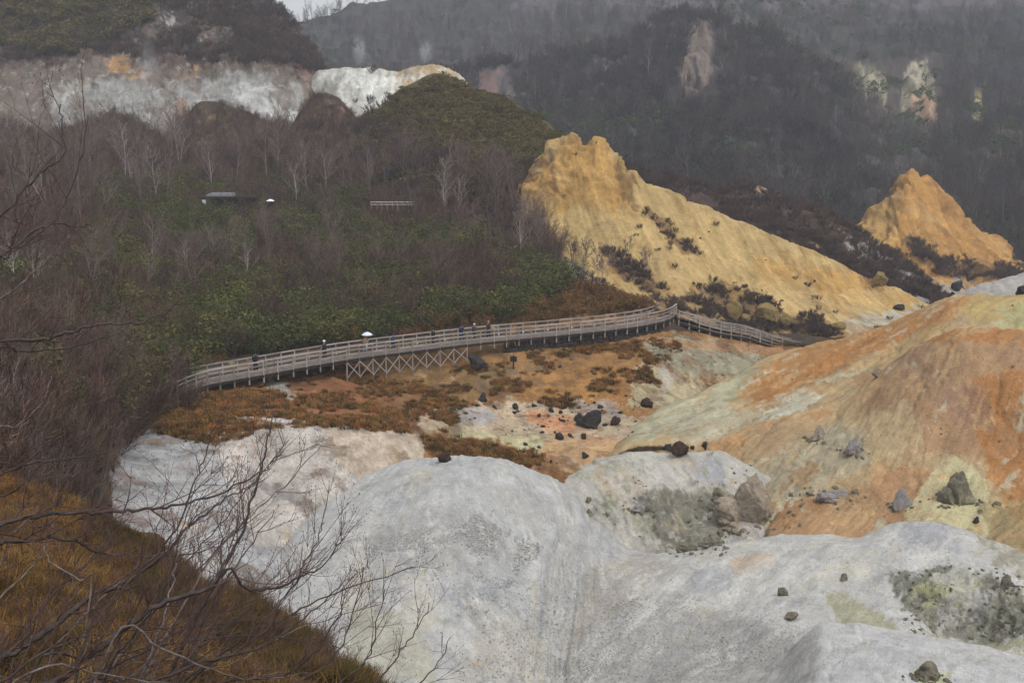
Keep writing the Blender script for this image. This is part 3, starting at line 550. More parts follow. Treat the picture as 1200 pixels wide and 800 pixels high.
sheet('rust_dome', 840, 1450, [
    [(840, 640, 80), (880, 580, 82), (910, 530, 84), (950, 500, 86), (1000, 466, 87), (1040, 432, 87), (1070, 408, 87), (1100, 394, 87), (1130, 386, 86), (1160, 384, 86), (1200, 389, 85), (1300, 400, 82), (1450, 420, 78)],
    [(840, 650, 77), (910, 550, 81), (1000, 490, 83), (1070, 435, 83), (1130, 412, 82), (1200, 412, 81), (1450, 440, 74)],
    [(840, 660, 75), (910, 575, 78), (1000, 530, 79), (1100, 470, 79), (1200, 460, 77), (1450, 490, 70)],
    [(840, 680, 76), (910, 600, 76), (960, 590, 75), (1050, 560, 75), (1100, 540, 75), (1200, 530, 74), (1450, 560, 66)],
    [(840, 700, 73), (880, 645, 72.5), (960, 630, 71), (1050, 610, 71), (1110, 590, 71), (1200, 590, 70), (1450, 640, 60)],
    [(840, 760, 62), (960, 690, 65), (1100, 680, 64), (1450, 720, 54)]],
    (172, 148, 122), [
        ([(1030, 420), (1080, 395), (1130, 382), (1250, 385), (1250, 560), (1130, 540), (1040, 520), (1000, 480)], (160, 126, 102), 10, 0.95),
        ([(1060, 405), (1090, 400), (1130, 430), (1110, 460), (1060, 440)], (148, 118, 100), 7, 0.9),
        ([(1080, 388), (1180, 380), (1260, 395), (1260, 415), (1180, 400), (1090, 402)], (162, 108, 58), 4, 0.85),
        ([(1140, 440), (1260, 420), (1260, 640), (1180, 600), (1140, 520)], (164, 110, 64), 10, 0.85),
        ([(1100, 460), (1150, 450), (1160, 500), (1110, 500)], (150, 116, 106), 10, 0.6),
        ([(920, 510), (1060, 470), (1090, 520), (1010, 560), (930, 560), (890, 560)], (176, 154, 128), 9, 0.8),
        ([(900, 540), (960, 500), (1010, 500), (1020, 540), (960, 575), (900, 585)], (158, 150, 140), 7, 0.75, 10),
        ([(870, 600), (950, 585), (1020, 570), (1080, 540), (1095, 560), (1060, 610), (1000, 636), (870, 640)], (168, 130, 102), 5, 0.95),
        ([(1020, 545), (1060, 550), (1030, 585)], (172, 130, 100), 8, 0.7),
        ([(1060, 600), (1085, 565), (1110, 530), (1140, 545), (1160, 570), (1160, 640), (1060, 640)], (182, 174, 148), 5, 0.95, 5),
        ([(1150, 590), (1220, 580), (1220, 650), (1160, 640)], (134, 120, 90), 7, 0.7)],
    M_or, step=2, vstep=2, disp=0.4, dfreq=0.15, gully=0.22, gfreq=0.5, ridge_amp=0.2, back=(12, 0.8), hue=(0.97, 0.98, 0.80), sat=0.9, flow=runs(-0.65, -0.75), rills=0.15, rfreq=0.25, crust=0.03, detail=0.06, dfr=1.5,
    mottle=[((184, 152, 118), .5, .15, .12, .6), ((150, 118, 94), .5, .2, .18, .5), ((178, 174, 166), .5, .2, .2, .7), ((142, 100, 60), .3, .12, .22, .5)],
    masks=[([(880, 540), (960, 490), (1010, 500), (1080, 530), (1060, 560), (1000, 590), (900, 590)], 8, 0.35, 0.5, True)])
sheet('white_shoulder', 540, 960, [
    [(540, 620, 86), (600, 566, 86), (640, 554, 86), (670, 549, 85.5), (695, 540, 85), (725, 531, 84.5), (760, 530, 84.5), (790, 534, 84), (815, 532, 83), (840, 530, 82.5), (870, 540, 82), (900, 560, 80), (930, 600, 78), (960, 640, 76)],
    [(540, 640, 84), (640, 575, 83), (725, 556, 82), (790, 560, 81.5), (870, 570, 79.5), (960, 655, 75)],
    [(540, 670, 82), (640, 600, 81), (725, 590, 79.5), (790, 595, 78.5), (870, 605, 76.5), (960, 670, 73)],
    [(540, 700, 80), (640, 640, 79), (725, 632, 77), (790, 632, 75.5), (870, 632, 74), (960, 690, 71)],
    [(540, 760, 77), (725, 690, 75), (870, 680, 71), (960, 730, 66)]],
    (180, 177, 167), [
        ([(640, 555), (720, 530), (790, 535), (700, 560)], (156, 156, 134), 5, 0.7),
        ([(700, 560), (730, 550), (780, 600), (740, 610)], (182, 168, 142), 7, 0.7),
        ([(740, 580), (850, 570), (870, 600), (800, 640), (740, 620)], (150, 148, 122), 8, 0.7, 10),
        ([(735, 585), (755, 583), (768, 598), (750, 600)], (138, 140, 148), 4, 0.9),
        ([(800, 535), (850, 535), (845, 565), (810, 560)], (160, 162, 168), 5, 0.9),
        ([(745, 585), (800, 570), (850, 590), (850, 640), (780, 645), (760, 615)], (116, 112, 98), 6, 0.75, 18), ([(700, 580), (720, 590), (720, 615), (690, 600)], (128, 130, 112), 6, 0.6, 12),
        ([(850, 600), (890, 590), (890, 632), (850, 635)], (158, 150, 140), 5, 0.8),
        ([(560, 600), (650, 600), (700, 650), (600, 660)], (160, 160, 162), 8, 0.9)],
    M_white, step=2, vstep=2, disp=0.5, dfreq=0.18, ridge_amp=0.3, back=(10, 0.7), flow=runs(0.5, -0.85), rills=0.16, rfreq=0.3, crust=0.05, detail=0.08, dfr=1.5,
    mottle=[((190, 186, 176), .6, .3, .1, .7), ((140, 144, 118), .9, .5, .2, .8), ((186, 164, 132), .4, .2, .25, .6), ((120, 118, 104), 1.6, 1.0, .3, .7)],
    masks=[([(730, 570), (860, 560), (870, 620), (780, 645), (730, 620)], 10, 0.8, 0.7, True)])
sheet('white_mounds', 10, 1450, [
    [(180, 800, 60), (230, 730, 63), (270, 680, 66), (300, 640, 69), (340, 604, 72), (380, 580, 74), (420, 560, 75.5), (460, 546, 76.5), (500, 538, 77), (545, 534, 77), (580, 538, 77), (620, 549, 77), (653, 563, 77), (675, 580, 76.7), (692, 606, 76), (717, 627, 75), (740, 643, 73.5), (780, 649, 72), (830, 641, 71), (880, 634, 70), (920, 629, 69.5), (960, 627, 69), (1000, 629, 69), (1020, 625, 68.5), (1040, 616, 68.3), (1060, 611, 68), (1085, 611, 67.5), (1110, 615, 67), (1150, 628, 66), (1200, 650, 64.5), (1280, 690, 62), (1450, 740, 58)],
    [(180, 830, 56), (270, 710, 61), (340, 640, 66), (420, 590, 70.5), (500, 564, 72), (545, 560, 72), (600, 568, 72.5), (650, 590, 73), (690, 625, 72.5), (735, 655, 70.5), (780, 668, 68), (830, 668, 66.5), (920, 656, 66), (1060, 642, 64.5), (1150, 655, 63), (1200, 675, 61.5), (1450, 760, 54)],
    [(180, 850, 53), (270, 750, 57), (340, 690, 61), (420, 640, 65), (500, 616, 67), (560, 616, 68), (620, 630, 69), (670, 655, 69.5), (700, 672, 68.5), (740, 690, 66), (830, 705, 63), (920, 695, 62), (1060, 685, 61), (1150, 700, 60), (1200, 712, 58.5), (1450, 800, 50)],
    [(180, 880, 50), (270, 800, 53), (340, 750, 56), (420, 710, 59), (500, 690, 61), (560, 690, 62.5), (620, 700, 64.5), (662, 715, 65.5), (700, 728, 63.5), (760, 745, 60), (830, 755, 58), (920, 735, 57.5), (1060, 730, 57.5), (1110, 744, 57.5), (1150, 750, 57), (1200, 740, 56), (1450, 850, 46)],
    [(180, 920, 47), (270, 860, 49), (340, 820, 51), (420, 790, 53), (500, 770, 55.5), (560, 765, 57.5), (610, 765, 60), (650, 768, 61.5), (690, 775, 59.5), (740, 790, 56.5), (830, 790, 54), (880, 785, 53.7), (920, 772, 53.6), (965, 756, 53.4), (1000, 762, 52.6), (1060, 786, 51.6), (1200, 800, 52), (1450, 920, 42)],
    [(180, 1000, 42), (340, 940, 44), (500, 900, 47), (650, 860, 54), (740, 890, 49), (1000, 900, 44), (1450, 1000, 38)]],
    (176, 176, 175), [
        ([(180, 700), (340, 560), (560, 520), (660, 560), (740, 645), (640, 740), (560, 800), (180, 900)], (168, 169, 171), 10),
        ([(250, 660), (330, 625), (325, 670), (280, 700)], (166, 172, 128), 6, 0.85),
        ([(560, 560), (640, 580), (660, 620), (590, 600)], (172, 170, 168), 12, 0.6),
        ([(440, 610), (560, 590), (600, 640), (560, 670), (440, 680)], (148, 146, 146), 12, 0.6),
        ([(520, 690), (600, 680), (560, 740)], (140, 143, 152), 10, 0.7),
        ([(410, 710), (490, 715), (510, 800), (400, 800)], (162, 160, 132), 18, 0.6),
        ([(540, 690), (620, 730), (650, 770), (640, 800), (520, 800), (560, 740)], (180, 174, 162), 20, 0.6),
        ([(540, 772), (560, 772), (565, 788), (545, 785)], (184, 150, 100), 8, 0.7, 9),
        ([(690, 660), (760, 648), (800, 660), (700, 740), (662, 760)], (160, 152, 144), 8, 0.8),
        ([(800, 650), (1000, 640), (1040, 690), (900, 690), (740, 770), (680, 800), (660, 790), (720, 720)], (184, 183, 180), 14, 0.6),
        ([(850, 655), (900, 645), (908, 655), (858, 672)], (184, 156, 126), 9, 0.7, 14),
        ([(1042, 635), (1062, 636), (1060, 652), (1045, 648)], (180, 160, 136), 8, 0.6, 10),
        ([(810, 662), (860, 672), (850, 705), (812, 695)], (148, 151, 158), 12, 0.7),
        ([(1040, 612), (1110, 612), (1130, 650), (1060, 650)], (150, 153, 162), 8, 0.7),
        ([(780, 700), (930, 740), (960, 800), (700, 810), (720, 760)], (152, 150, 148), 14, 0.7),
        ([(960, 690), (1000, 705), (1060, 740), (1150, 757), (1200, 745), (1240, 770), (1200, 790), (1100, 780), (1000, 750)], (150, 148, 112), 6, 0.85),
        ([(1045, 672), (1120, 660), (1200, 688), (1230, 740), (1150, 752), (1100, 742), (1058, 712)], (112, 111, 92), 6, 0.9, 16),
        ([(1060, 675), (1150, 680), (1130, 705), (1070, 700)], (162, 164, 112), 5, 0.7, 20),
        ([(1140, 615), (1230, 640), (1230, 690), (1170, 660)], (132, 124, 98), 8, 0.7, 18)],
    M_white, step=2, vstep=1.9, disp=0.7, dfreq=0.14, gully=0.32, gfreq=0.2, back=(8, 0.8), hue=(1.08, 1.08, 1.05), flow=runs_mounds, rills=0.07, rfreq=0.2, crust=0.02, detail=0.045, dfr=1.8,
    mottle=[((190, 189, 184), .5, .22, .12, .6), ((142, 142, 144), .6, .2, .16, .5), ((178, 172, 150), .35, .15, .2, .5), ((158, 160, 126), 1.2, .6, .3, .6)],
    masks=[([(1045, 672), (1120, 665), (1200, 690), (1230, 740), (1150, 748), (1100, 738), (1060, 710)], 6, 1.0, 0.7, True)])
sheet('front_mound', 800, 1450, [
    [(800, 900, 49), (840, 850, 50), (880, 812, 51), (920, 775, 52), (945, 747, 52.3), (965, 733, 52.5), (1000, 733, 52.5), (1040, 741, 52), (1080, 747, 51.5), (1117, 754, 51), (1160, 764, 50.5), (1200, 775, 50), (1300, 810, 48), (1450, 860, 45)],
    [(800, 950, 44), (880, 860, 47), (920, 812, 48), (965, 774, 48.5), (1040, 770, 48), (1117, 780, 47.5), (1200, 800, 46.5), (1450, 900, 41)],
    [(800, 980, 40), (880, 880, 41), (965, 840, 42), (1117, 850, 41), (1200, 880, 40), (1450, 980, 36)]],
    (182, 182, 184), [([(1070, 785), (1115, 785), (1115, 815), (1070, 815)], (176, 180, 130), 5, 0.8), ([(880, 740), (960, 735), (950, 800), (850, 800)], (160, 158, 154), 10, 0.7)],
    M_white, step=2, vstep=2, disp=0.25, dfreq=0.15, back=(8, 0.8), hue=(1.08, 1.08, 1.05), flow=runs(-0.4, -0.9), rills=0.08, rfreq=0.3, crust=0.02, detail=0.05, dfr=1.6, mottle=[((160, 160, 156), .6, .3, .15, .6), ((172, 172, 140), .8, .4, .3, .4)])
# grassy slope below the camera
sheet('grass_slope', -620, 640, [
    [(-260, 545, 36), (0, 566, 32), (67, 582, 31), (95, 600, 30), (127, 622, 29), (167, 636, 28.5), (200, 657, 27.5), (233, 680, 26.5), (283, 700, 25), (313, 722, 24), (336, 744, 22.5), (366, 770, 21.5), (418, 806, 20), (500, 864, 18), (640, 960, 15)],
    [(-260, 600, 27), (0, 620, 25), (127, 670, 23), (233, 720, 21.5), (313, 760, 20), (383, 805, 18.5), (440, 845, 17.5), (640, 1000, 13)],
    [(-260, 700, 18), (0, 710, 17.5), (127, 750, 16.5), (233, 800, 16), (383, 870, 15), (640, 1060, 11)],
    [(-260, 850, 11), (0, 860, 11), (233, 920, 11), (640, 1150, 9)],
    [(-260, 1100, 6), (640, 1300, 6)],
    [(-260, 1700, 3.2), (640, 1800, 3.2)]],
    (82, 62, 38), [
        ([(0, 560), (110, 600), (110, 660), (40, 690), (-200, 680), (-200, 560)], (134, 92, 46), 10, 0.8),
        ([(130, 600), (230, 660), (330, 740), (440, 800), (380, 820), (250, 740), (150, 660)], (76, 62, 36), 8, 0.8),
        ([(280, 690), (450, 810), (400, 830), (300, 760)], (66, 46, 34), 8, 0.7)],
    M_grass, step=3.5, vstep=3.5, disp=0.7, dfreq=0.45, back=(14, 1.1), detail=0.28, dfr=1.3, mottle=[((70, 62, 34), .5, .5, .1, .7), ((168, 128, 72), .8, .8, .2, .6), ((96, 52, 28), .6, .6, .2, .6)])
# ================================================================= PLANTS: prototypes
def tube_into(V, Fc, pts, rad, sides=4, cap=False):
    pts = [Vector(p) for p in pts]; b0 = len(V); n = len(pts)
    for i, p in enumerate(pts):
        d = (pts[min(i + 1, n - 1)] - pts[max(i - 1, 0)]).normalized()
        a = d.orthogonal().normalized() if abs(d.z) > 0.95 else d.cross(Vector((0, 0, 1))).normalized(); c = d.cross(a)
        if i == n - 1 and rad[i] <= 0.0: V.append(tuple(p)); break
        for k in range(sides):
            t = 2 * math.pi * k / sides; V.append(tuple(p + (a * math.cos(t) + c * math.sin(t)) * rad[i]))
    for i in range(n - 1):
        tip = (i == n - 2 and rad[-1] <= 0.0)
        for k in range(sides):
            q = b0 + i * sides; k2 = (k + 1) % sides
            if tip: Fc.append((q + k, q + k2, b0 + (n - 1) * sides))
            else: Fc.append((q + k, q + k2, q + sides + k2, q + sides + k))
def grow(V1, F1, V2, F2, rnd, p, d, L, r, lev, spec):
    """one limb and what grows on it: wood goes to V1, fine twigs to V2"""
    nseg = 4 if lev == 0 else 3; pts = [Vector(p)]; dd = Vector(d).normalized(); dirs = [dd.copy()]
    for i in range(nseg):
        dd = (dd + Vector((rnd.gauss(0, 1), rnd.gauss(0, 1), rnd.gauss(0, 0.7))) * spec['wob'] + Vector((0, 0, spec['up'] * (1 if lev else 0.4)))).normalized()
        pts.append(pts[-1] + dd * L / nseg); dirs.append(dd.copy())
    rads = [max(spec['rmin'], r * (1 - 0.8 * i / nseg)) for i in range(nseg)] + [0.0]
    last = lev >= spec['lev']
    tube_into(V2 if last else V1, F2 if last else F1, pts if not last else [pts[0], pts[-2], pts[-1]], rads if not last else [rads[0], rads[1], 0.0], 3 if lev else 5)
    if last: return
    n = spec['n'][lev]
    for k in range(n):
        t = spec['t0'][lev] + (1 - spec['t0'][lev]) * (k + rnd.random()) / n; q = t * nseg; i = min(int(q), nseg - 1)
        b = pts[i].lerp(pts[i + 1], q - i); ax = dirs[i + 1]; side = Vector((rnd.gauss(0, 1), rnd.gauss(0, 1), rnd.gauss(0, 1)))
        side = (side - ax * side.dot(ax)).normalized(); a = rnd.uniform(*spec['ang'])
        grow(V1, F1, V2, F2, rnd, b, ax * math.cos(a) + side * math.sin(a), L * rnd.uniform(*spec['len']) * (1.15 - 0.6 * t), rads[i] * 0.5, lev + 1, spec)
def bare_plant(seed, stems, h, r, spec, spread=0.0):
    rnd = random.Random(seed); V1, F1, V2, F2 = [], [], [], []
    for s in range(stems):
        a = rnd.uniform(0, 6.28); d = Vector((math.cos(a) * spread, math.sin(a) * spread, 1)) + Vector((rnd.gauss(0, 0.06), rnd.gauss(0, 0.06), 0))
        grow(V1, F1, V2, F2, rnd, Vector((math.cos(a) * 0.1, math.sin(a) * 0.1, -0.15)), d, h * rnd.uniform(0.8, 1.05), r, 0, spec)
    return V1, F1, V2, F2
def raw_mesh(name, V, Fc, mat):
    me = bpy.data.meshes.new(name); me.from_pydata([tuple(v) for v in V], [], Fc); me.update(); me.materials.append(mat); return me
TREE = dict(wob=0.10, up=0.12, rmin=0.012, lev=3, n=[13, 6, 5], t0=[0.3, 0.25, 0.15], ang=(0.45, 0.95), len=(0.3, 0.5))
TREEL = dict(wob=0.10, up=0.12, rmin=0.025, lev=2, n=[16, 8], t0=[0.25, 0.15], ang=(0.4, 0.9), len=(0.28, 0.5))
BUSH = dict(wob=0.11, up=0.10, rmin=0.008, lev=2, n=[8, 6], t0=[0.2, 0.15], ang=(0.35, 0.8), len=(0.35, 0.6))
M_bark = plant_mat('grey_brown_bark', [(104, 94, 88), (76, 66, 60), (126, 116, 110), (84, 72, 66)])
M_bark_pale = plant_mat('pale_birch_bark', [(176, 170, 164), (150, 142, 136)])
M_twig = plant_mat('purple_brown_twigs', [(107, 83, 82), (90, 71, 67), (120, 96, 90), (99, 74, 74)])
M_twigfar = plant_mat('far_twigs', [(79, 69, 70), (67, 59, 60), (88, 75, 73), (62, 56, 53), (73, 67, 59)])
M_bushtw = plant_mat('bush_twigs', [(92, 74, 66), (73, 60, 52), (106, 86, 70), (68, 55, 49), (87, 65, 59), (80, 71, 55)])
M_darkf = plant_mat('far_dark_scrub', [(64, 54, 56), (54, 48, 50), (75, 63, 61), (57, 54, 46)])
M_dark = plant_mat('dark_scrub', [(76, 62, 60), (88, 72, 66), (64, 53, 52), (100, 82, 66)])
M_leaf = plant_mat('bamboo_leaves', [(65, 69, 35), (78, 84, 40), (54, 58, 33), (97, 97, 48), (70, 72, 39), (78, 67, 40)])
M_leafb = plant_mat('brown_leaves', [(96, 70, 38), (76, 62, 34), (116, 84, 44), (84, 56, 36)])
M_leafd = plant_mat('hill_bamboo_leaves', [(89, 82, 46), (71, 66, 39), (104, 92, 52), (84, 68, 42)])
M_leaffar = plant_mat('far_leaves', [(64, 77, 50), (74, 87, 53), (58, 68, 46), (79, 81, 53)])
M_gr = plant_mat('dry_orange_grass', [(118, 83, 42), (96, 67, 34), (132, 105, 59), (77, 53, 33), (101, 81, 45)])
M_gr2 = plant_mat('rust_grass', [(129, 82, 46), (146, 99, 52), (104, 68, 43), (152, 116, 64), (96, 70, 46)])
M_gr3 = plant_mat('olive_grass', [(74, 66, 31), (60, 56, 26), (89, 71, 32), (51, 39, 24)])
trees = []; 
for i in range(7):
    V1, F1, V2, F2 = bare_plant(40 + i, 1 if i % 3 else 2, 11, 0.10, TREE, 0.0 if i % 3 else 0.22)
    trees.append((raw_mesh('trunk', V1, F1, M_bark_pale if i == 4 else M_bark), raw_mesh('crown', V2, F2, M_twig)))
def joined(name, V1, F1, V2, F2, m1, m2):
    me = bpy.data.meshes.new(name); n = len(V1)
    me.from_pydata([tuple(v) for v in V1 + V2], [], F1 + [tuple(a + n for a in f) for f in F2]); me.update()
    me.materials.append(m1); me.materials.append(m2)
    me.polygons.foreach_set('material_index', [0] * len(F1) + [1] * len(F2)); return me
def leaf_clump(name, seed, n, rx, rz, ls, mat, flat=0.6, stems=0):
    rnd = random.Random(seed); V, Fc = [], []
    blobs = [(Vector((rnd.gauss(0, rx * 0.45), rnd.gauss(0, rx * 0.45), rz * rnd.uniform(0.3, 0.85))), rx * rnd.uniform(0.3, 0.55)) for _ in range(6)]
    for i in range(n):
        c, br = rnd.choice(blobs); d = Vector((rnd.gauss(0, 1), rnd.gauss(0, 1), rnd.gauss(0.2, 1))).normalized()
        p = c + d * br * rnd.uniform(0.55, 1.1); p.z = abs(p.z)
        a = Vector((rnd.gauss(0, 1), rnd.gauss(0, 1), rnd.gauss(0, flat))).normalized(); w = (d + Vector((rnd.gauss(0, .5), rnd.gauss(0, .5), rnd.gauss(0, .5)))).cross(a).normalized()
        s = ls * rnd.uniform(0.6, 1.4); b = len(V)
        V += [p - a * s * 0.5, p + w * s * 0.22 - Vector((0, 0, s * .05)), p + a * s * 0.5 - Vector((0, 0, s * .15)), p - w * s * 0.22 - Vector((0, 0, s * .05))]
        Fc += [(b, b + 1, b + 2, b + 3)]
    for i in range(stems):
        a = rnd.uniform(0, 6.28); tube_into(V, Fc, [(0, 0, 0), (math.cos(a) * rx * .3, math.sin(a) * rx * .3, rz * .4), (math.cos(a) * rx * .7, math.sin(a) * rx * .7, rz * rnd.uniform(.6, 1.0))], [0.03, 0.02, 0.0], 3)
    return raw_mesh(name, V, Fc, mat)
def tuft_mesh(name, seed, n, h, r, w, mat, lean=0.5):
    rnd = random.Random(seed); V, Fc = [], []
    for i in range(n):
        a = rnd.uniform(0, 6.28); q = r * rnd.random() ** 0.6; p = Vector((math.cos(a) * q, math.sin(a) * q, -0.02))
        b_ = rnd.uniform(0, 6.28); ln = rnd.uniform(0.15, 1) * lean; d = Vector((math.cos(b_) * ln, math.sin(b_) * ln, 1)).normalized(); hh = h * rnd.uniform(0.5, 1.1)
        s = Vector((-math.sin(b_), math.cos(b_), 0)) * w; m = p + d * hh * 0.55; t = p + d * hh * 0.9 + Vector((math.cos(b_) * ln, math.sin(b_) * ln, -0.25)) * hh * 0.35
        b = len(V); V += [p - s, p + s, m + s * .8, m - s * .8, t]; Fc += [(b, b + 1, b + 2, b + 3), (b + 3, b + 2, b + 4)]
    return raw_mesh(name, V, Fc, mat)
P_far = [joined('far_tree', *bare_plant(90 + i, 1 + (i == 2), 11, 0.13, TREEL, 0.15 * (i == 2)), M_bark if i == 5 else M_twigfar, M_twigfar) for i in range(6)]
P_bush = [joined('bush', *bare_plant(120 + i, 7, 2.2, 0.03, BUSH, 0.55), M_bushtw, M_bushtw) for i in range(4)]
THK = dict(wob=0.07, up=0.16, rmin=0.006, lev=3, n=[7, 4, 3], t0=[0.25, 0.2, 0.2], ang=(0.3, 0.7), len=(0.3, 0.5))
P_thick = [joined('thicket', *bare_plant(150 + i, 6, 3.6, 0.03, THK, 0.3), M_bark, M_bushtw) for i in range(4)]
P_scrub = [joined('scrub', *bare_plant(140 + i, 9, 1.2, 0.03, dict(BUSH, rmin=0.014), 0.8), M_dark, M_dark) for i in range(3)]
P_scrubf = [joined('far_scrub', *bare_plant(145 + i, 9, 1.2, 0.03, dict(BUSH, rmin=0.014), 0.8), M_darkf, M_darkf) for i in range(3)]
P_leaf = [leaf_clump('leafy_bush', 160 + i, 560, 1.3, 1.5, 0.19, M_leaf, stems=6) for i in range(4)]
P_leafb = [leaf_clump('brown_bush', 170 + i, 300, 1.1, 1.2, 0.2, M_leafb, stems=6) for i in range(2)]
P_leafd = [leaf_clump('hill_bamboo', 180 + i, 260, 1.5, 0.9, 0.34, M_leafd) for i in range(3)]
P_leaff = [leaf_clump('far_bamboo', 190 + i, 220, 3.0, 2.2, 0.8, M_leaffar) for i in range(2)]
P_tuft = [tuft_mesh('tuft', 200 + i, 60, 0.42, 0.3, 0.014, (M_gr2, M_gr2, M_gr, M_gr3)[i], 0.8) for i in range(4)]
P_tuftn = [tuft_mesh('near_tuft', 210 + i, 90, 0.42, 0.22, 0.0045, (M_gr, M_gr2, M_gr, M_gr3, M_gr)[i], 1.3) for i in range(5)]
P_tuftd = [tuft_mesh('olive_tuft', 220 + i, 80, 0.4, 0.2, 0.005, M_gr3, 0.8) for i in range(2)]

def scatter(name, protos, pts, smin, smax, seed=0, sz=None, tilt=0.12, pw=1.0):
    """one object that carries a copy of a plant or stone at each of its points"""
    n = len(pts); rs = np.random.RandomState(seed)
    me = bpy.data.meshes.new(name); me.vertices.add(n); me.vertices.foreach_set('co', np.asarray(pts, np.float32).ravel())
    sc = (smin + (smax - smin) * rs.uniform(0, 1, n) ** pw)[:, None] * np.ones(3); sc[:, 2] *= rs.uniform(0.8, 1.25, n) if sz is None else sz
    a = me.attributes.new('sc', 'FLOAT_VECTOR', 'POINT'); a.data.foreach_set('vector', sc.astype(np.float32).ravel())
    rot = np.stack([rs.normal(0, tilt, n), rs.normal(0, tilt, n), rs.uniform(0, 6.28, n)], 1)
    a = me.attributes.new('ro', 'FLOAT_VECTOR', 'POINT'); a.data.foreach_set('vector', rot.astype(np.float32).ravel())
    a = me.attributes.new('ix', 'INT', 'POINT'); a.data.foreach_set('value', rs.randint(0, len(protos), n).astype(np.int32))
    o = bpy.data.objects.new(name, me); link(o)
    c = bpy.data.collections.new(name + '_kinds')
    for k, m in enumerate(protos):
        q = bpy.data.objects.new('%s_kind_%02d' % (name, k), m); c.objects.link(q)
    g = bpy.data.node_groups.new(name, 'GeometryNodeTree')
    g.interface.new_socket('Geometry', in_out='INPUT', socket_type='NodeSocketGeometry'); g.interface.new_socket('Geometry', in_out='OUTPUT', socket_type='NodeSocketGeometry')
    N = g.nodes; gi = N.new('NodeGroupInput'); go = N.new('NodeGroupOutput'); ip = N.new('GeometryNodeInstanceOnPoints'); ci = N.new('GeometryNodeCollectionInfo')
    ci.inputs['Collection'].default_value = c; ci.inputs['Separate Children'].default_value = True; ci.inputs['Reset Children'].default_value = True
    def att(nm, ty):
        q = N.new('GeometryNodeInputNamedAttribute'); q.data_type = ty; q.inputs['Name'].default_value = nm; return q.outputs['Attribute']
    L = g.links; L.new(gi.outputs[0], ip.inputs['Points']); L.new(ci.outputs[0], ip.inputs['Instance']); ip.inputs['Pick Instance'].default_value = True
    L.new(att('ix', 'INT'), ip.inputs['Instance Index']); L.new(att('sc', 'FLOAT_VECTOR'), ip.inputs['Scale'])
    e = N.new('FunctionNodeEulerToRotation'); L.new(att('ro', 'FLOAT_VECTOR'), e.inputs[0]); L.new(e.outputs[0], ip.inputs['Rotation'])
    L.new(ip.outputs[0], go.inputs[0])
    md = o.modifiers.new('scatter', 'NODES'); md.node_group = g
    tag(o, kind='stuff'); return o
def cat_(*a): return np.concatenate(a)
def clear(P, *polys):
    px, py = proj(P); k = np.ones(len(P), bool)
    for q in polys: k &= poly_mask(px, py, q, 1, 0) < 0.5
    return P[k]
SCARS = [[(1000, 76), (1022, 78), (1050, 108), (1060, 68), (1090, 68), (1104, 92), (1102, 150), (1060, 152), (1004, 130)], [(1138, 106), (1156, 104), (1156, 156), (1138, 156)], [(800, 60), (812, 25), (834, 25), (842, 60), (842, 124), (798, 124)], [(555, 84), (606, 80), (612, 126), (560, 126)], [(974, 118), (994, 118), (994, 156), (976, 156)]]
ALL = [(-400, -400), (1700, -400), (1700, 1300), (-400, 1300)]
# far woods
o = scatter('far_forest', P_far, clear(cat_(pick('mountain', ALL, 5200, 0.35, 0.02, 1), pick('mountain_spur', ALL, 900, 0.35, 0.03, 2)), *SCARS), 0.45, 0.95, 1)
P_farb = [joined('far_tree_dark', *bare_plant(95 + i, 2, 9, 0.12, TREEL, 0.2), M_darkf, M_darkf) for i in range(3)]
o3 = scatter('dark_far_forest', P_farb, clear(cat_(pick('mountain', [(1030, 40), (1300, 20), (1300, 290), (1120, 260), (1090, 160)], 700, 0.3, 0.03, 81), pick('mountain', ALL, 900, 0.55, 0.01, 82), pick('mountain_spur', ALL, 500, 0.5, 0.02, 83)), *SCARS), 0.4, 0.8, 31)
tag(o3, 'darker leafless forest in the folds of the far mountain', 'forest')
o2 = scatter('spur_scrub', P_scrubf, clear(pick('mountain_spur', ALL, 3600, 0.2, 0.03, 3), *SCARS), 2.0, 4.0, 16)
tag(o2, 'dark purple scrub on the steep spur of the far mountain', 'scrub')
tag(o, 'grey leafless forest covering the far mountain slopes under the sky', 'forest')
o = scatter('far_bamboo', P_leaff, cat_(pick('mountain', ALL, 3000, 0.5, 0.012, 8), pick('mountain_spur', [(500, 150), (700, 110), (830, 120), (1000, 180), (1080, 350), (500, 350)], 1300, 0.5, 0.02, 4)), 0.5, 1.0, 2)
tag(o, 'dull green bamboo undergrowth between the far leafless trees', 'undergrowth')
# upper hill
o = scatter('hilltop_scrub', P_scrub, cat_(pick('upper_hill', [(-200, -150), (300, -60), (385, 85), (340, 75), (200, 72), (100, 62), (-200, 95)], 2600, 0.3, 0.05, 5), pick('crater_rim', ALL, 40, 0.5, 0.1, 4)), 0.9, 1.9, 3)
tag(o, 'dark brown leafless scrub on the steep upper left hill', 'scrub')
o = scatter('hilltop_bamboo', P_leafd, pick('upper_hill', [(-250, -200), (150, -100), (190, 10), (150, 35), (90, 62), (20, 58), (-60, 50), (-250, 60)], 2200, 0.4, 0.05, 6), 1.0, 2.0, 4)
tag(o, 'yellow green dwarf bamboo on top of the upper left hill', 'ground cover')
o = scatter('green_hill_bamboo', P_leafd, pick('green_hill', [(400, 170), (430, 138), (508, 88), (600, 125), (655, 160), (640, 200), (600, 240), (500, 230)], 3600, 0.25, 0.1, 7), 0.5, 1.0, 5)
tag(o, 'low green bamboo carpet on the pointed hill below the crater rim', 'ground cover')
o = scatter('green_hill_scrub', P_scrub, pick('green_hill', [(360, 150), (440, 140), (508, 180), (660, 200), (680, 300), (360, 320)], 1100, 0.2, 0.1, 8), 0.8, 1.9, 6)
tag(o, 'brown scrub around the foot of the green pointed hill', 'scrub')
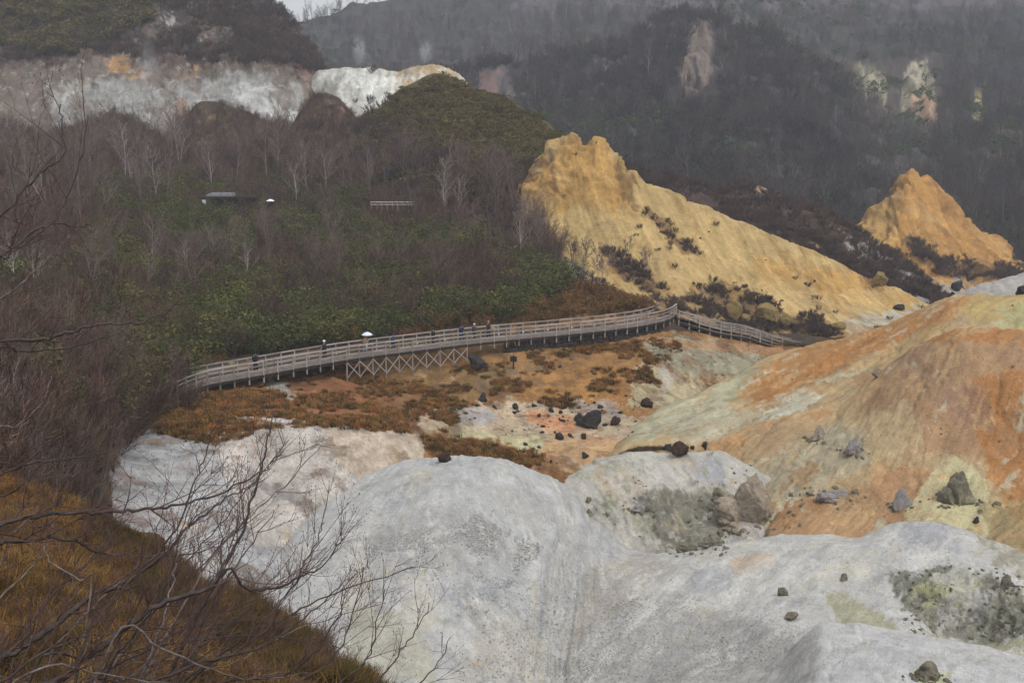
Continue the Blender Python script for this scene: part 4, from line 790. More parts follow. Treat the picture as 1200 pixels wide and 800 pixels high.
# brown slope, yellow ridge patches
o = scatter('slope_scrub', P_scrub, cat_(pick('brown_slope', ALL, 3000, 0.25, 0.08, 9), pick('ochre_peak', [(1192, 300), (1400, 300), (1400, 350), (1196, 335)], 160, 0.3, 0.1, 3),
    pick('ochre_peak', [(1060, 275), (1110, 305), (1200, 318), (1196, 330), (1100, 326), (1070, 300)], 170, 0.4, 0.12, 5)), 0.5, 1.2, 7)
tag(o, 'dark scrub covering the slope behind the yellow ridge', 'scrub')
o = scatter('ridge_scrub', P_scrub, cat_(pick('yellow_ridge', [(700, 290), (712, 286), (750, 312), (790, 345), (870, 366), (990, 388), (960, 394), (850, 388), (800, 372), (760, 350), (720, 318)], 300, 0.5, 0.25, 11),
    pick('yellow_ridge', [(805, 335), (850, 330), (930, 366), (985, 382), (970, 391), (880, 386), (830, 376)], 300, 0.45, 0.25, 12),
    pick('yellow_ridge', [(750, 242), (770, 250), (800, 280), (830, 305), (790, 290), (765, 265)], 40, 0.5, 0.3, 13), pick('yellow_ridge', ALL, 60, 0.55, 0.2, 14),
    pick('hillside', [(640, 300), (700, 330), (700, 345), (600, 300)], 60, 0.4, 0.2, 14)), 0.25, 0.75, 8)
tag(o, 'dark purple brown scrub in patches at the foot of the yellow ridge', 'scrub')
# wooded hillside
HB = [(-300, 150), (100, 140), (200, 150), (420, 150), (620, 240), (660, 320), (560, 372), (400, 400), (215, 438), (120, 560), (-300, 560)]
o = scatter('hillside_bushes', P_bush, cat_(pick('hillside', HB, 3300, 0.36, 0.08, 20), pick('hillside', [(-200, 180), (440, 180), (600, 240), (600, 262), (-200, 240)], 500, 0.1, 0.1, 29), pick('hillside', [(-300, 380), (120, 400), (215, 450), (170, 500), (130, 540), (110, 600), (-300, 640)], 260, 0.3, 0.1, 21)), 0.6, 1.7, 9)
tag(o, 'tangle of brown leafless bushes covering the left hillside', 'undergrowth')
o = scatter('crest_scrub', P_bush, pick('hillside', [(-200, 120), (60, 140), (105, 125), (135, 115), (165, 125), (200, 145), (215, 120), (245, 105), (300, 118), (335, 140), (355, 112), (390, 98), (420, 130), (460, 190), (-200, 200)], 1500, 0.1, 0.1, 24), 0.35, 0.75, 19)
tag(o, 'low brown scrub on the dark humps under the pale crater band', 'scrub')
o = scatter('thicket', P_thick, pick('hillside', [(-300, 370), (120, 400), (215, 450), (180, 490), (140, 530), (110, 600), (-300, 640)], 620, 0.25, 0.12, 25), 0.45, 1.1, 17)
o = scatter('path_bushes', P_bush, pick('hillside', [(165, 478), (205, 460), (236, 458), (240, 474), (200, 492), (165, 495)], 16, 0, 0.12, 48, warp=2), 0.5, 1.0, 29)
tag(o, 'bare bushes that hide the left end of the boardwalk', 'undergrowth')
tag(o, 'dense upright brown thicket at the left edge above the orange grass', 'undergrowth')
o = scatter('thicket_bamboo', P_leaf, pick('hillside', [(-300, 370), (120, 400), (200, 450), (150, 490), (-300, 520)], 120, 0.5, 0.15, 39), 0.35, 0.8, 27)
tag(o, 'few green bamboo leaves low in the thicket at the left edge', 'undergrowth')
o = scatter('thicket_leaves', P_leafb, pick('hillside', [(-300, 400), (120, 410), (200, 450), (170, 500), (130, 560), (-300, 600)], 260, 0.45, 0.15, 26), 0.35, 0.8, 15)
tag(o, 'brown withered leaves in the thicket at the left edge', 'undergrowth')
GREEN = [(100, 225), (260, 215), (480, 245), (600, 290), (660, 340), (600, 372), (430, 392), (260, 425), (210, 450), (130, 470), (90, 400)]
o = scatter('hillside_bamboo', P_leaf, cat_(pick('hillside', GREEN, 5000, 0.5, 0.12, 22), pick('hillside', [(-100, 300), (140, 330), (240, 410), (150, 490), (-100, 480)], 420, 0.5, 0.1, 23)), 0.5, 1.55, 10)
tag(o, 'patches of green dwarf bamboo between the bushes of the left hillside', 'undergrowth')
o = scatter('hillside_brown_bushes', P_leafb, cat_(pick('hillside', GREEN, 700, 0.5, 0.1, 27), pick('hillside', [(600, 330), (700, 340), (770, 362), (600, 384), (380, 405), (400, 380)], 260, 0.3, 0.1, 28)), 0.5, 1.1, 14)
tag(o, 'rust brown bushes low on the hillside above the boardwalk', 'undergrowth')
# grass
VAL = [(180, 470), (230, 450), (400, 430), (470, 446), (550, 428), (700, 404), (790, 396), (800, 410), (760, 430), (770, 455), (700, 478), (560, 472), (520, 505), (440, 505), (270, 488), (200, 505)]
o = scatter('valley_grass', P_tuft, cat_(pick('hillside', VAL, 5200, 0.56, 0.25, 30), pick('hillside', [(170, 480), (260, 485), (330, 500), (250, 520), (180, 505)], 700, 0.2, 0.2, 31),
    pick('hillside', [(500, 512), (640, 532), (640, 550), (560, 548), (500, 530)], 500, 0.2, 0.2, 32), pick('hillside', [(620, 330), (700, 340), (785, 366), (600, 384)], 900, 0.2, 0.2, 33)), 0.5, 1.25, 11)
tag(o, 'rust and ochre grass tufts on the valley floor below the boardwalk', 'grass')
GS = [(-260, 540), (0, 560), (100, 596), (240, 680), (450, 800), (640, 960), (640, 1200), (-260, 1000)]
o = scatter('near_grass', P_tuftn, cat_(pick('grass_slope', GS, 11000, 0.45, 0.9, 34, warp=3), pick('grass_slope', [(-200, 560), (0, 565), (110, 600), (150, 680), (40, 730), (-200, 720)], 2600, 0.3, 0.9, 35, warp=3)), 0.4, 1.2, 12, tilt=0.4)
o = scatter('near_brush', P_bush, cat_(pick('grass_slope', GS, 420, 0.45, 0.4, 38, warp=3), pick('grass_slope', [(100, 596), (240, 678), (450, 800), (480, 830), (300, 770), (180, 690), (90, 640)], 110, 0.2, 0.6, 45, warp=3)), 0.08, 0.32, 18, tilt=0.3)
tag(o, 'low leafless brush standing in the dry grass of the near slope', 'undergrowth')
tag(o, 'dry orange grass on the near slope at the lower left', 'grass')
o = scatter('near_olive_grass', P_tuftd, cat_(pick('grass_slope', GS, 3500, 0.5, 0.5, 37, warp=3), pick('grass_slope', [(120, 610), (240, 672), (450, 795), (500, 850), (300, 790), (150, 690)], 3500, 0.2, 0.5, 36, warp=3)), 0.5, 1.3, 13)
tag(o, 'olive and dark grass along the edge of the near slope', 'grass')
# ================================================================= individual trees
open_trees = []
for i in range(3):
    V1, F1, V2, F2 = bare_plant(66 + i, 2, 9, 0.16, dict(TREE, rmin=0.035), 0.28); open_trees.append((raw_mesh('trunk', V1, F1, M_bark), raw_mesh('crown', V2, F2, M_twig)))
trees += open_trees
def place_tree(k, loc, s, rz, label, cat='tree', group=None, name='bare_tree'):
    t = empty(name, loc, rz); t.scale = (s, s, s); tag(t, label, cat, group)
    for me in trees[k]:
        link(bpy.data.objects.new(me.name.split('.')[0], me), t)
    return t
rt = random.Random(5)
ROADGAP = [[(215, 232), (335, 232), (335, 275), (215, 275)], [(425, 236), (495, 236), (495, 270), (425, 270)]]
def tree_group(poly, n, smin, smax, label, group, seed, sheetn='hillside'):
    for p in pick(sheetn, poly, n, 0, 0.1, seed, soft=2, warp=4):
        place_tree(rt.randrange(7), (p[0], p[1], p[2] - 0.1), rt.uniform(smin, smax), rt.uniform(0, 6.28), label, 'tree', group)
Z3 = (('left', [(-150, 192), (150, 188), (150, 262), (-150, 262)], 55), ('middle', [(150, 188), (330, 188), (440, 200), (440, 258), (150, 262)], 75), ('right', [(440, 205), (600, 250), (600, 265), (440, 258)], 36))
WH = dict(left='behind the near branches at the left edge', middle='in the wood below the pale crater band', right='at the foot of the green pointed hill')
for nm, poly, n in Z3:
    for p in clear(pick('hillside', poly, n, 0, 0.1, len(nm) * 7, soft=2, warp=4), *ROADGAP):
        k = rt.randrange(7); pale = k == 4
        place_tree(k, (p[0], p[1], p[2] - 0.1), rt.uniform(0.55, 1.05), rt.uniform(0, 6.28), ('pale barked leafless tree ' if pale else 'slender dark leafless tree ') + WH[nm], 'tree', ('pale' if pale else 'dark') + ' leafless trees ' + WH[nm])
tree_group([(-150, 265), (200, 265), (200, 370), (-100, 350)], 30, 0.4, 0.75, 'leafless grey tree rising out of the tangled left half of the hillside', 'leafless trees of the tangled left hillside', 42)
tree_group([(200, 265), (620, 275), (640, 310), (480, 345), (200, 370)], 50, 0.4, 0.7, 'leafless grey tree rising out of the green bamboo above the boardwalk', 'leafless trees among the bamboo', 46)
tree_group([(590, 262), (625, 270), (650, 312), (640, 322), (600, 300)], 16, 0.5, 0.7, 'leafless tree on the edge of the wood beside the yellow ridge', 'leafless trees at the right edge of the wood', 43)
tree_group([(-150, 370), (120, 400), (170, 440), (90, 470), (-150, 470)], 22, 0.3, 0.5, 'small leafless tree in the dense thicket left of the boardwalk', 'leafless trees in the thicket', 44)
for (px, py, s, k, lab) in ((672, 313, .42, 7, 'small leafless tree nearest the pale path below the yellow cliff'), (683, 315, .46, 8, 'small leafless tree second from the wood below the yellow cliff'),
        (700, 338, .52, 9, 'spreading leafless tree by the dark post above the boardwalk'), (762, 322, .36, 7, 'lone leafless tree with a round crown on the yellow slope'), (735, 300, .28, 8, 'little leafless tree in the scrub gully of the yellow slope'),
        (190, 486, .55, 9, 'dark many-branched bare tree standing at the left end of the boardwalk'), (318, 16, .0, 0, '')):
    if s == 0: continue
    p = at(px, py)
    if p: place_tree(k, p, s, rt.uniform(0, 6), lab)

# ================================================================= rocks
def ico(sub):
    import bmesh
    bm = bmesh.new(); bmesh.ops.create_icosphere(bm, subdivisions=sub, radius=1); V = np.array([v.co[:] for v in bm.verts]); Fc = np.array([[v.index for v in f.verts] for f in bm.faces]); bm.free(); return V, Fc
ICO = {k: ico(k) for k in (2, 3, 4, 5)}
def rock_data(seed, rx, ry, rz, rough=0.25, facets=9, sub=4, lump=1.0, foot=0.0):
    rs = np.random.RandomState(seed); V, Fc = ICO[sub]; V = V.copy(); D = V.copy()
    for _ in range(facets):                                     # broken faces
        n = rs.normal(size=3); n[2] *= 0.7; n /= np.linalg.norm(n); d = rs.uniform(0.45, 0.85); h = V @ n; V -= np.outer(np.maximum(h - d, 0) * 0.95, n)
    r = 1 + lump * rough * fbm(D * 1.4 + seed, 3)
    if sub > 2: r = r + rough * 0.55 * fbm(D * 3.3 + seed, 4, 0.62, ridge=True) + rough * 0.18 * fbm(D * 11 + seed, 3, 0.7)
    V = V * r[:, None]
    if foot: V[:, :2] *= (1 + foot * smooth(0.2, -0.6, V[:, 2]))[:, None]
    return V * np.array([rx, ry, rz]), Fc
def rock_mat(name, c, c2, sc=2.0, top=None):
    m, t, b = nt(name); tc = t.nodes.new('ShaderNodeTexCoord'); P = tc.outputs['Object']
    n = noise_node(t, P, sc, 8, 0.75, 0.6); n2 = noise_node(t, P, sc * 4, 6, 0.75)
    col = mixc(t, maprange(t, n, 0.38, 0.62, 0, 1), lin(c), lin(c2))
    if top:
        col = mixc(t, maprange(t, noise_node(t, P, sc * 0.8, 7, 0.8, 1.0), 0.5, 0.62, 0, 0.8), col, lin(top))
    t.links.new(mixc(t, maprange(t, n2, 0.5, 0.66, 0, 0.5), col, tuple(x * 0.45 for x in lin(c))), b.inputs['Base Color'])
    bp = t.nodes.new('ShaderNodeBump'); bp.inputs['Strength'].default_value = 0.8; bp.inputs['Distance'].default_value = 0.2
    t.links.new(math_node(t, 'ADD', n, n2), bp.inputs['Height']); t.links.new(bp.outputs[0], b.inputs['Normal']); return m
MR = dict(black=rock_mat('black_rock', (44, 42, 42), (66, 62, 58)), brown=rock_mat('brown_rock', (74, 56, 46), (50, 40, 36)),
          grey=rock_mat('grey_rock', (140, 129, 114), (172, 159, 142), 1.2, (124, 116, 98)), moss=rock_mat('mossy_rock', (100, 96, 84), (134, 128, 110), 1.5, (156, 152, 124)),
          pale=rock_mat('pale_crag', (128, 122, 106), (96, 88, 78), 0.25, (140, 118, 84)), yellow=rock_mat('ochre_rock', (138, 118, 78), (112, 96, 64), 1.0), blue=rock_mat('blue_grey_rock', (134, 132, 134), (160, 154, 148), 1.4, (150, 120, 100)),
          stone=rock_mat('scree_stone', (182, 182, 180), (208, 208, 206), 3.0))
def rock(px, py, w, h, mat, label, seed, name='boulder', cat='boulder', depth=0.9, rough=0.28, facets=9, sub=4, names=None, sink=0.45, group=None, smooth_=False, rz=None):
    """a stone w by h pixels whose foot stands at px, py"""
    p = at(px, py, names)
    if p is None: p = Vector(unproj(px, py, 80.0))
    m = p.y / F; rx = w * m / 2; rzz = h * m / (2 - sink * 1.0)
    V, Fc = rock_data(seed, rx, rx * depth, rzz, rough * (1.5 if name != 'boulder' else 1.35), facets + 5, max(sub, 5) if w > 20 else sub, 1.0, 0.45 if name != 'boulder' else 0.1)
    o = mesh_obj(name, V, Fc, MR[mat], None, smooth_)
    o.location = (p.x, p.y + rx * depth * 0.3, p.z + rzz * (1 - sink)); o.rotation_euler.z = rt.uniform(-0.5, 0.5) if rz is None else rz
    tag(o, label, cat, group); return o
def outcrop(px, py, w, h, mat, label, seed, name='crag', cat='rock', n=7, flat=0.8, names=None):
    p = at(px, py, names)
    m = p.y / F; W2, H2 = w * m / 2, h * m; rs = np.random.RandomState(seed); VV, FF, b = [], [], 0
    for k in range(n):
        a = rs.uniform(-1, 1); hh = H2 * (1 - 0.6 * abs(a) ** 1.3) * rs.uniform(0.6, 1.0) if k else H2
        if k == 0: a = rs.uniform(-0.25, 0.25)
        rr = W2 * rs.uniform(0.36, 0.6) if k else W2 * 0.72
        V, Fc = rock_data(seed * 31 + k, rr, rr * flat, hh * 0.55, 0.36, 14, 5 if w > 60 else (4 if w > 20 else 3), 0.8, 0.15)
        V = V + np.array([a * W2 * 0.62, rs.uniform(-0.4, 0.4) * W2 * flat, hh * 0.30]); VV.append(V); FF.append(Fc + b); b += len(V)
    o = mesh_obj(name, np.vstack(VV), np.vstack(FF), MR[mat], None, False); o.location = (p.x, p.y + W2 * flat * 0.4, p.z - 0.06 * H2)
    RUB.append((p, W2)); tag(o, label, cat); return o
RUB = []
rock(560, 432, 28, 19, 'black', 'big squarish black boulder just below the right end of the trestle', 1, rough=0.15, facets=14)
rock(566, 470, 14, 10, 'black', 'rounded dark boulder on the valley floor below the little sign post', 4)
rock(692, 500, 36, 20, 'black', 'largest black boulder in the pale gully on the valley floor', 2)
rock(678, 493, 15, 10, 'black', 'black boulder touching the left side of the largest gully boulder', 3)
rock(721, 498, 13, 11, 'brown', 'brown boulder just right of the largest gully boulder', 5)
rock(758, 476, 20, 11, 'brown', 'brown boulder at the foot of the greenish white hillside', 6)
rock(655, 514, 14, 8, 'black', 'dark boulder on the orange patch of the valley floor', 7)
rock(683, 514, 9, 7, 'brown', 'small brown boulder right of the one on the orange patch', 8)
rock(796, 529, 21, 16, 'brown', 'pointed dark brown boulder at the left tip of the orange hill', 9)
rock(783, 528, 12, 10, 'black', 'dark boulder left of the pointed brown boulder', 10)
rock(827, 525, 12, 9, 'black', 'dark boulder right of the pointed brown boulder', 11)
rock(812, 526, 8, 5, 'brown', 'small flat brown boulder between the pointed one and its right neighbour', 12)
rock(685, 536, 12, 7, 'black', 'dark boulder on the tan tongue of the valley floor', 13)
rock(604, 479, 9, 7, 'black', 'little black boulder on the near edge of the ochre flat', 14)
rock(645, 483, 8, 6, 'black', 'little black boulder at the top of the pale gully', 15)
rock(520, 541, 22, 10, 'brown', 'dark brown boulder on the crest of the grey white mound', 16, names=['white_mounds'])
outcrop(874, 608, 82, 80, 'grey', 'tall rounded grey brown crag beside the rust hollow', 17, n=11, flat=0.8)
outcrop(842, 590, 26, 26, 'moss', 'pointed dark crag left of the tall rounded crag', 18, n=8)
outcrop(835, 640, 36, 16, 'moss', 'low dark rubble crag at the foot of the greenish shoulder', 20, n=8)
outcrop(802, 642, 26, 14, 'moss', 'low dark crag left of the rubble crag, behind the pale mound', 21, n=8)
outcrop(860, 622, 24, 14, 'grey', 'small grey crag between the rubble and the rust hollow', 22, n=8)
outcrop(975, 586, 62, 16, 'blue', 'long low blue grey ledge on the rim of the rust hollow', 23, 'rock_ledge', 'rock', 6, 0.45)
outcrop(1058, 595, 30, 30, 'blue', 'blue grey outcrop right above the end of the rust hollow', 29, 'rock_ledge', 'rock', 6, 0.45)
outcrop(1123, 588, 50, 60, 'moss', 'mossy dark grey crag standing on the pale crest at the right', 25, n=8)
outcrop(1089, 797, 36, 26, 'moss', 'dark lichen rock on the front white mound at the bottom edge', 27, n=8)
outcrop(1178, 690, 22, 26, 'moss', 'dark mottled rock near the right edge above the hollow', 28, n=5)
rock(918, 698, 18, 12, 'moss', 'dark rock on the near flank of the pale mound', 32)
rock(990, 680, 12, 8, 'moss', 'small mossy rock in the middle of the pale mound', 35)
rock(928, 725, 24, 10, 'moss', 'low mossy rock below the dark rock on the pale mound', 36)
rock(1145, 612, 9, 8, 'black', 'small dark boulder on the cream crest at the right', 37)
rock(690, 589, 8, 7, 'moss', 'upper of the small dark rocks on the greenish shoulder', 38)
rock(693, 601, 10, 8, 'moss', 'middle of the small dark rocks on the greenish shoulder', 39)
rock(712, 606, 7, 6, 'moss', 'lower of the small dark rocks on the greenish shoulder', 40)
outcrop(753, 598, 24, 9, 'blue', 'flat blue grey slab on the greenish shoulder', 41, 'rock_ledge', 'rock', 6, 0.45)
outcrop(960, 515, 22, 22, 'grey', 'pale grey knob above the rust dome', 42, n=5)
outcrop(1000, 530, 26, 22, 'blue', 'blue grey knob in the middle of the pale band on the rust dome', 43, n=8)
rock(1025, 440, 16, 14, 'grey', 'small rock standing on the crest between orange hill and rust dome', 44)
rock(860, 376, 22, 24, 'yellow', 'round yellow boulder in the scrub, leftmost behind the lower boardwalk', 45, rough=0.15)
rock(873, 380, 17, 14, 'yellow', 'small yellow boulder right of the round one behind the boardwalk', 46, rough=0.15)
rock(902, 377, 36, 22, 'yellow', 'largest yellow boulder in the scrub behind the lower boardwalk', 47, rough=0.18)
rock(923, 383, 20, 17, 'yellow', 'pale yellow boulder right of the largest one behind the boardwalk', 48, rough=0.15)
rock(982, 386, 20, 11, 'yellow', 'ochre boulder at the far right foot of the yellow ridge', 49, rough=0.2)
rock(907, 396, 12, 9, 'yellow', 'rusty yellow boulder close behind the lower boardwalk rail', 50, rough=0.2)
rock(1053, 362, 17, 7, 'black', 'dark arched rock on the pale grey patch below the yellow ridge', 51)
rock(1124, 338, 16, 11, 'black', 'black boulder at the top of the grey streak by the ochre peak', 52)
rock(1198, 345, 18, 10, 'black', 'black boulder at the right edge on the pale grey hill', 53)
rock(1028, 335, 22, 15, 'yellow', 'ochre brown knob on the crest of the yellow ridge', 54, rough=0.3)
# loose stones
for i in range(3): pass
P_stone = []
def rubble_pts():
    rs = np.random.RandomState(9); out = []
    for p, w in RUB:
        for k in range(int(16 + 22 * w)):
            a = rs.uniform(0, 6.28); r = w * rs.uniform(0.5, 1.9); q = np.array([p.x + math.cos(a) * r, p.y + math.sin(a) * r * 0.8, p.z]); qx, qy = proj(q); g_ = at(float(qx), float(qy), rad=4)
            if g_ is not None: out.append(g_[:])
    return np.array(out)
for i in range(4):
    V, Fc = rock_data(300 + i, 1, 0.8, 0.6, 0.3, 8, 2); P_stone.append(raw_mesh('stone', V, [tuple(f) for f in Fc], MR['stone']))
P_stoned = []
for i in range(4):
    V, Fc = rock_data(320 + i, 1, 0.8, 0.6, 0.3, 8, 2); P_stoned.append(raw_mesh('dark_stone', V, [tuple(f) for f in Fc], MR['moss']))
P_stoneb = []
for i in range(3):
    V, Fc = rock_data(340 + i, 1, 0.8, 0.6, 0.3, 8, 2); P_stoneb.append(raw_mesh('black_stone', V, [tuple(f) for f in Fc], MR['black']))
o = scatter('scree', P_stone, cat_(pick('white_mounds', [(430, 640), (560, 600), (640, 640), (560, 720), (440, 730)], 9000, 0.45, 0.3, 50), pick('white_mounds', ALL, 6000, 0.4, 0.2, 51), pick('white_mounds', [(560, 680), (700, 660), (760, 700), (700, 800), (560, 800)], 6000, 0.35, 0.3, 52),
    pick('white_mounds', [(640, 780), (720, 700), (820, 700), (960, 740), (900, 810), (640, 810)], 8000, 0.3, 0.2, 53), pick('front_mound', ALL, 500, 0.4, 0.2, 54)), 0.012, 0.085, 20, tilt=0.5, pw=3)
tag(o, 'fine grey scree scattered over the white mounds', 'stones')
o = scatter('dark_rubble', P_stoned, cat_(pick('white_shoulder', [(640, 560), (880, 540), (880, 630), (740, 640)], 160, 0.6, 0.3, 55), pick('white_mounds', [(1040, 670), (1130, 660), (1200, 670), (1230, 750), (1060, 740)], 500, 0.35, 0.3, 56),
    pick('rust_dome', ALL, 120, 0.6, 0.3, 57), pick('orange_hill', ALL, 160, 0.5, 0.2, 58), pick('hillside', [(750, 398), (790, 392), (900, 410), (850, 450), (760, 440)], 300, 0.4, 0.3, 59)), 0.03, 0.2, 21, tilt=0.5, pw=4)
tag(o, 'small dark rubble scattered on the pale and orange hills', 'stones')
o = scatter('crag_rubble', P_stoned, rubble_pts(), 0.05, 0.34, 23, tilt=0.5, pw=3)
tag(o, 'broken stones lying around the feet of the grey crags', 'stones')
o = scatter('black_rubble', P_stoneb, cat_(pick('hillside', [(480, 470), (720, 465), (850, 510), (820, 540), (640, 545), (560, 500)], 190, 0.4, 0.3, 60), pick('hillside', [(530, 470), (760, 455), (740, 510), (640, 490)], 110, 0.3, 0.3, 61), pick('hillside', VAL, 130, 0.3, 0.3, 62),
    pick('yellow_ridge', ALL, 120, 0.5, 0.1, 63)), 0.04, 0.4, 22, tilt=0.5, pw=4)
tag(o, 'black stones strewn along the gully of the valley floor', 'stones')

# ================================================================= boardwalk
M_wd = plain_mat('weathered_wood', (150, 142, 135), 0.8, 0.16, 3.0)
t_ = M_wd.node_tree; b_n = [n for n in t_.nodes if n.type == 'BSDF_PRINCIPLED'][0]; src = b_n.inputs['Base Color'].links[0].from_socket
oi_ = t_.nodes.new('ShaderNodeObjectInfo'); vv_ = maprange(t_, oi_.outputs['Random'], 0, 1, 0.68, 1.18); cc_ = t_.nodes.new('ShaderNodeCombineColor')
for i_ in range(3): t_.links.new(vv_, cc_.inputs[i_])
t_.links.new(mixc(t_, 1.0, src, cc_.outputs[0], 'MULTIPLY'), b_n.inputs['Base Color']); M_wd2 = plain_mat('grey_deck_wood', (128, 118, 111), 0.85, 0.2, 2.0); M_wdd = plain_mat('dark_wet_wood', (44, 38, 34), 0.8, 0.2, 2.0)
M_lamp = plain_mat('white_reflector', (225, 225, 220), 0.5, 0.05); M_stonewall = rock_mat('dark_wall_stone', (48, 45, 42), (70, 64, 56), 1.2)
BOX = bpy.data.meshes.new('timber'); 
BOX.from_pydata([(x, y, z) for x in (-.5, .5) for y in (-.5, .5) for z in (-.5, .5)], [], [(0, 1, 3, 2), (4, 6, 7, 5), (0, 4, 5, 1), (2, 3, 7, 6), (0, 2, 6, 4), (1, 5, 7, 3)]); BOX.update(); BOX.materials.append(M_wd)
BOXD = BOX.copy(); BOXD.materials.clear(); BOXD.materials.append(M_wd2)
BOXK = BOX.copy(); BOXK.materials.clear(); BOXK.materials.append(M_wdd)
def beam(name, a, b, w, h, parent, me=None, loc0=Vector((0, 0, 0)), ext=0.0):
    a = Vector(a); b = Vector(b); d = b - a; o = bpy.data.objects.new(name, me or BOX); link(o, parent)
    x = d.normalized(); up = Vector((0, 0, 1)) if abs(x.z) < 0.9 else Vector((0, 1, 0)); y = up.cross(x).normalized(); z = x.cross(y)
    o.matrix_local = Matrix.Translation((a + b) / 2 - loc0) @ Matrix((x, y, z)).transposed().to_4x4() @ Matrix.Diagonal((d.length + ext, w, h, 1)); return o
def path_pts(ctrl, spacing):
    P = [Vector(c) for c in ctrl]; fine = []
    for i in range(len(P) - 1):
        p0 = P[max(i - 1, 0)]; p3 = P[min(i + 2, len(P) - 1)]
        for k in range(40):
            t = k / 40; fine.append(0.5 * (2 * P[i] + (P[i + 1] - p0) * t + (2 * p0 - 5 * P[i] + 4 * P[i + 1] - p3) * t * t + (3 * P[i] - p0 - 3 * P[i + 1] + p3) * t ** 3))
    fine.append(P[-1]); out = [fine[0]]; acc = 0
    for a, b in zip(fine, fine[1:]):
        acc += (b - a).length
        if acc >= spacing: out.append(b); acc = 0
    if (fine[-1] - out[-1]).length > spacing * 0.5: out.append(fine[-1])
    return out
def walkway(ctrl, spacing, label, trestle=None, width=2.0, wall=False, name='boardwalk', both=True):
    pts = path_pts(ctrl, spacing); base = pts[len(pts) // 2] - Vector((0, 0, 0.5)); root = empty(name, base); tag(root, label, 'boardwalk')
    n = len(pts); sides = {}
    for s in (-1, 1):
        e = []
        for i, p in enumerate(pts):
            t = (pts[min(i + 1, n - 1)] - pts[max(i - 1, 0)]); t.z = 0; t.normalize(); nn = Vector((t.y, -t.x, 0)); e.append(p + nn * s * width / 2)
        sides[s] = e
    near = 1 if sides[1][n // 2].y < sides[-1][n // 2].y else -1
    # deck: planks laid across, joined as one part
    V, Fc = [], []
    for i in range(n - 1):
        m = max(2, int((pts[i + 1] - pts[i]).length / 0.2))
        for k in range(m):
            t0, t1 = k / m + 0.004, (k + 1) / m - 0.03
            q = [sides[-1][i].lerp(sides[-1][i + 1], t0), sides[1][i].lerp(sides[1][i + 1], t0), sides[1][i].lerp(sides[1][i + 1], t1), sides[-1][i].lerp(sides[-1][i + 1], t1)]
            b = len(V); V += [tuple(v - base) for v in q] + [tuple(v - base - Vector((0, 0, 0.06))) for v in q]
            Fc += [(b, b + 1, b + 2, b + 3), (b, b + 4, b + 5, b + 1), (b + 1, b + 5, b + 6, b + 2), (b + 2, b + 6, b + 7, b + 3), (b + 3, b + 7, b + 4, b)]
    d = mesh_obj('deck', V, Fc, M_wd2, root); d['kind'] = 'stuff'
    for s in (near, -near):
        e = sides[s]; out = (e[n // 2] - pts[n // 2]).normalized()
        for i, p in enumerate(e):
            gz = p.z - 0.75
            if s == near:
                px, py = proj(np.array([p.x, p.y, p.z]))
                if trestle and trestle[0] < px < trestle[1]:
                    q = at(float(px), float(py) + 22, ['hillside']); gz = min(p.z - 1.1, (q.z if q else p.z - 2)) - 0.15
            beam('post', (p.x, p.y, gz), (p.x, p.y, p.z + 1.14), 0.11, 0.11, root, None, base)
        for i in range(n - 1):
            for hz, hh in ((1.1, 0.09), (0.72, 0.11), (0.36, 0.11)):
                off = (p - p); a = e[i] + Vector((0, 0, hz)); b = e[i + 1] + Vector((0, 0, hz)); f = (pts[i] - e[i]).normalized() * (0.10 if hz < 1 else 0)
                beam('rail', a + f, b + f, 0.05 if hz < 1 else 0.15, hh, root, None, base)
            beam('joist', e[i] + Vector((0, 0, -0.19)), e[i + 1] + Vector((0, 0, -0.19)), 0.12, 0.22, root, BOXK, base)
    e = sides[near]
    if trestle:
        ks = []
        for i, p in enumerate(e):
            px, py = proj(np.array([p.x, p.y, p.z]))
            if trestle[0] < px < trestle[1]: ks.append((i, at(float(px), float(py) + 22, ['hillside'])))
        for (i, qa), (j, qb) in zip(ks, ks[1:]):
            za = (qa.z if qa else e[i].z - 2) + 0.25; zb = (qb.z if qb else e[j].z - 2) + 0.25; f = (e[i] - pts[i]).normalized() * 0.1
            beam('brace', Vector((e[i].x, e[i].y, min(za, e[i].z - 1))) + f, e[j] + f + Vector((0, 0, -0.35)), 0.05, 0.085, root, None, base)
            beam('brace', e[i] + f * 1.6 + Vector((0, 0, -0.35)), Vector((e[j].x, e[j].y, min(zb, e[j].z - 1))) + f * 1.6, 0.05, 0.085, root, None, base)
    # little white lights along the foot of the far rail
    V0, F0 = ICO[2]; lm = raw_mesh('light', V0 * 0.07, [tuple(f) for f in F0], M_lamp)
    for i in range(1, n, 2):
        q = sides[-near][i] + (pts[i] - sides[-near][i]).normalized() * 0.12 + Vector((0, 0, 0.2)); o = bpy.data.objects.new('light', lm); link(o, root); o.location = q - base
    return pts, sides, near
DZ = 7.3
walk = [Z(x, y, z) for x, y, z in ((195, 462, DZ), (230, 449, DZ), (300, 436, DZ), (400, 418.5, DZ), (480, 408, DZ), (560, 398.5, DZ), (640, 391, DZ), (700, 385, DZ), (745, 379, DZ), (772, 373, DZ), (783, 366, DZ))]
wc = [tuple(unproj(a, b, c)) for a, b, c in walk]
PTS, SIDES, NEAR = walkway(wc, 1.32, 'long weathered wooden boardwalk with three-board rails crossing above the ochre valley floor', (402, 556))
walk2 = [Z(792, 375, 6.6), Z(815, 381, 5.9), Z(845, 389, 5.0), Z(875, 394, 4.3), Z(895, 401, 3.6), Z(925, 409, 2.7), Z(955, 414, 2.1)]
walkway([tuple(unproj(a, b, c)) for a, b, c in walk2], 1.25, 'lower stretch of wooden boardwalk descending in front of the yellow ridge', None, 1.6)
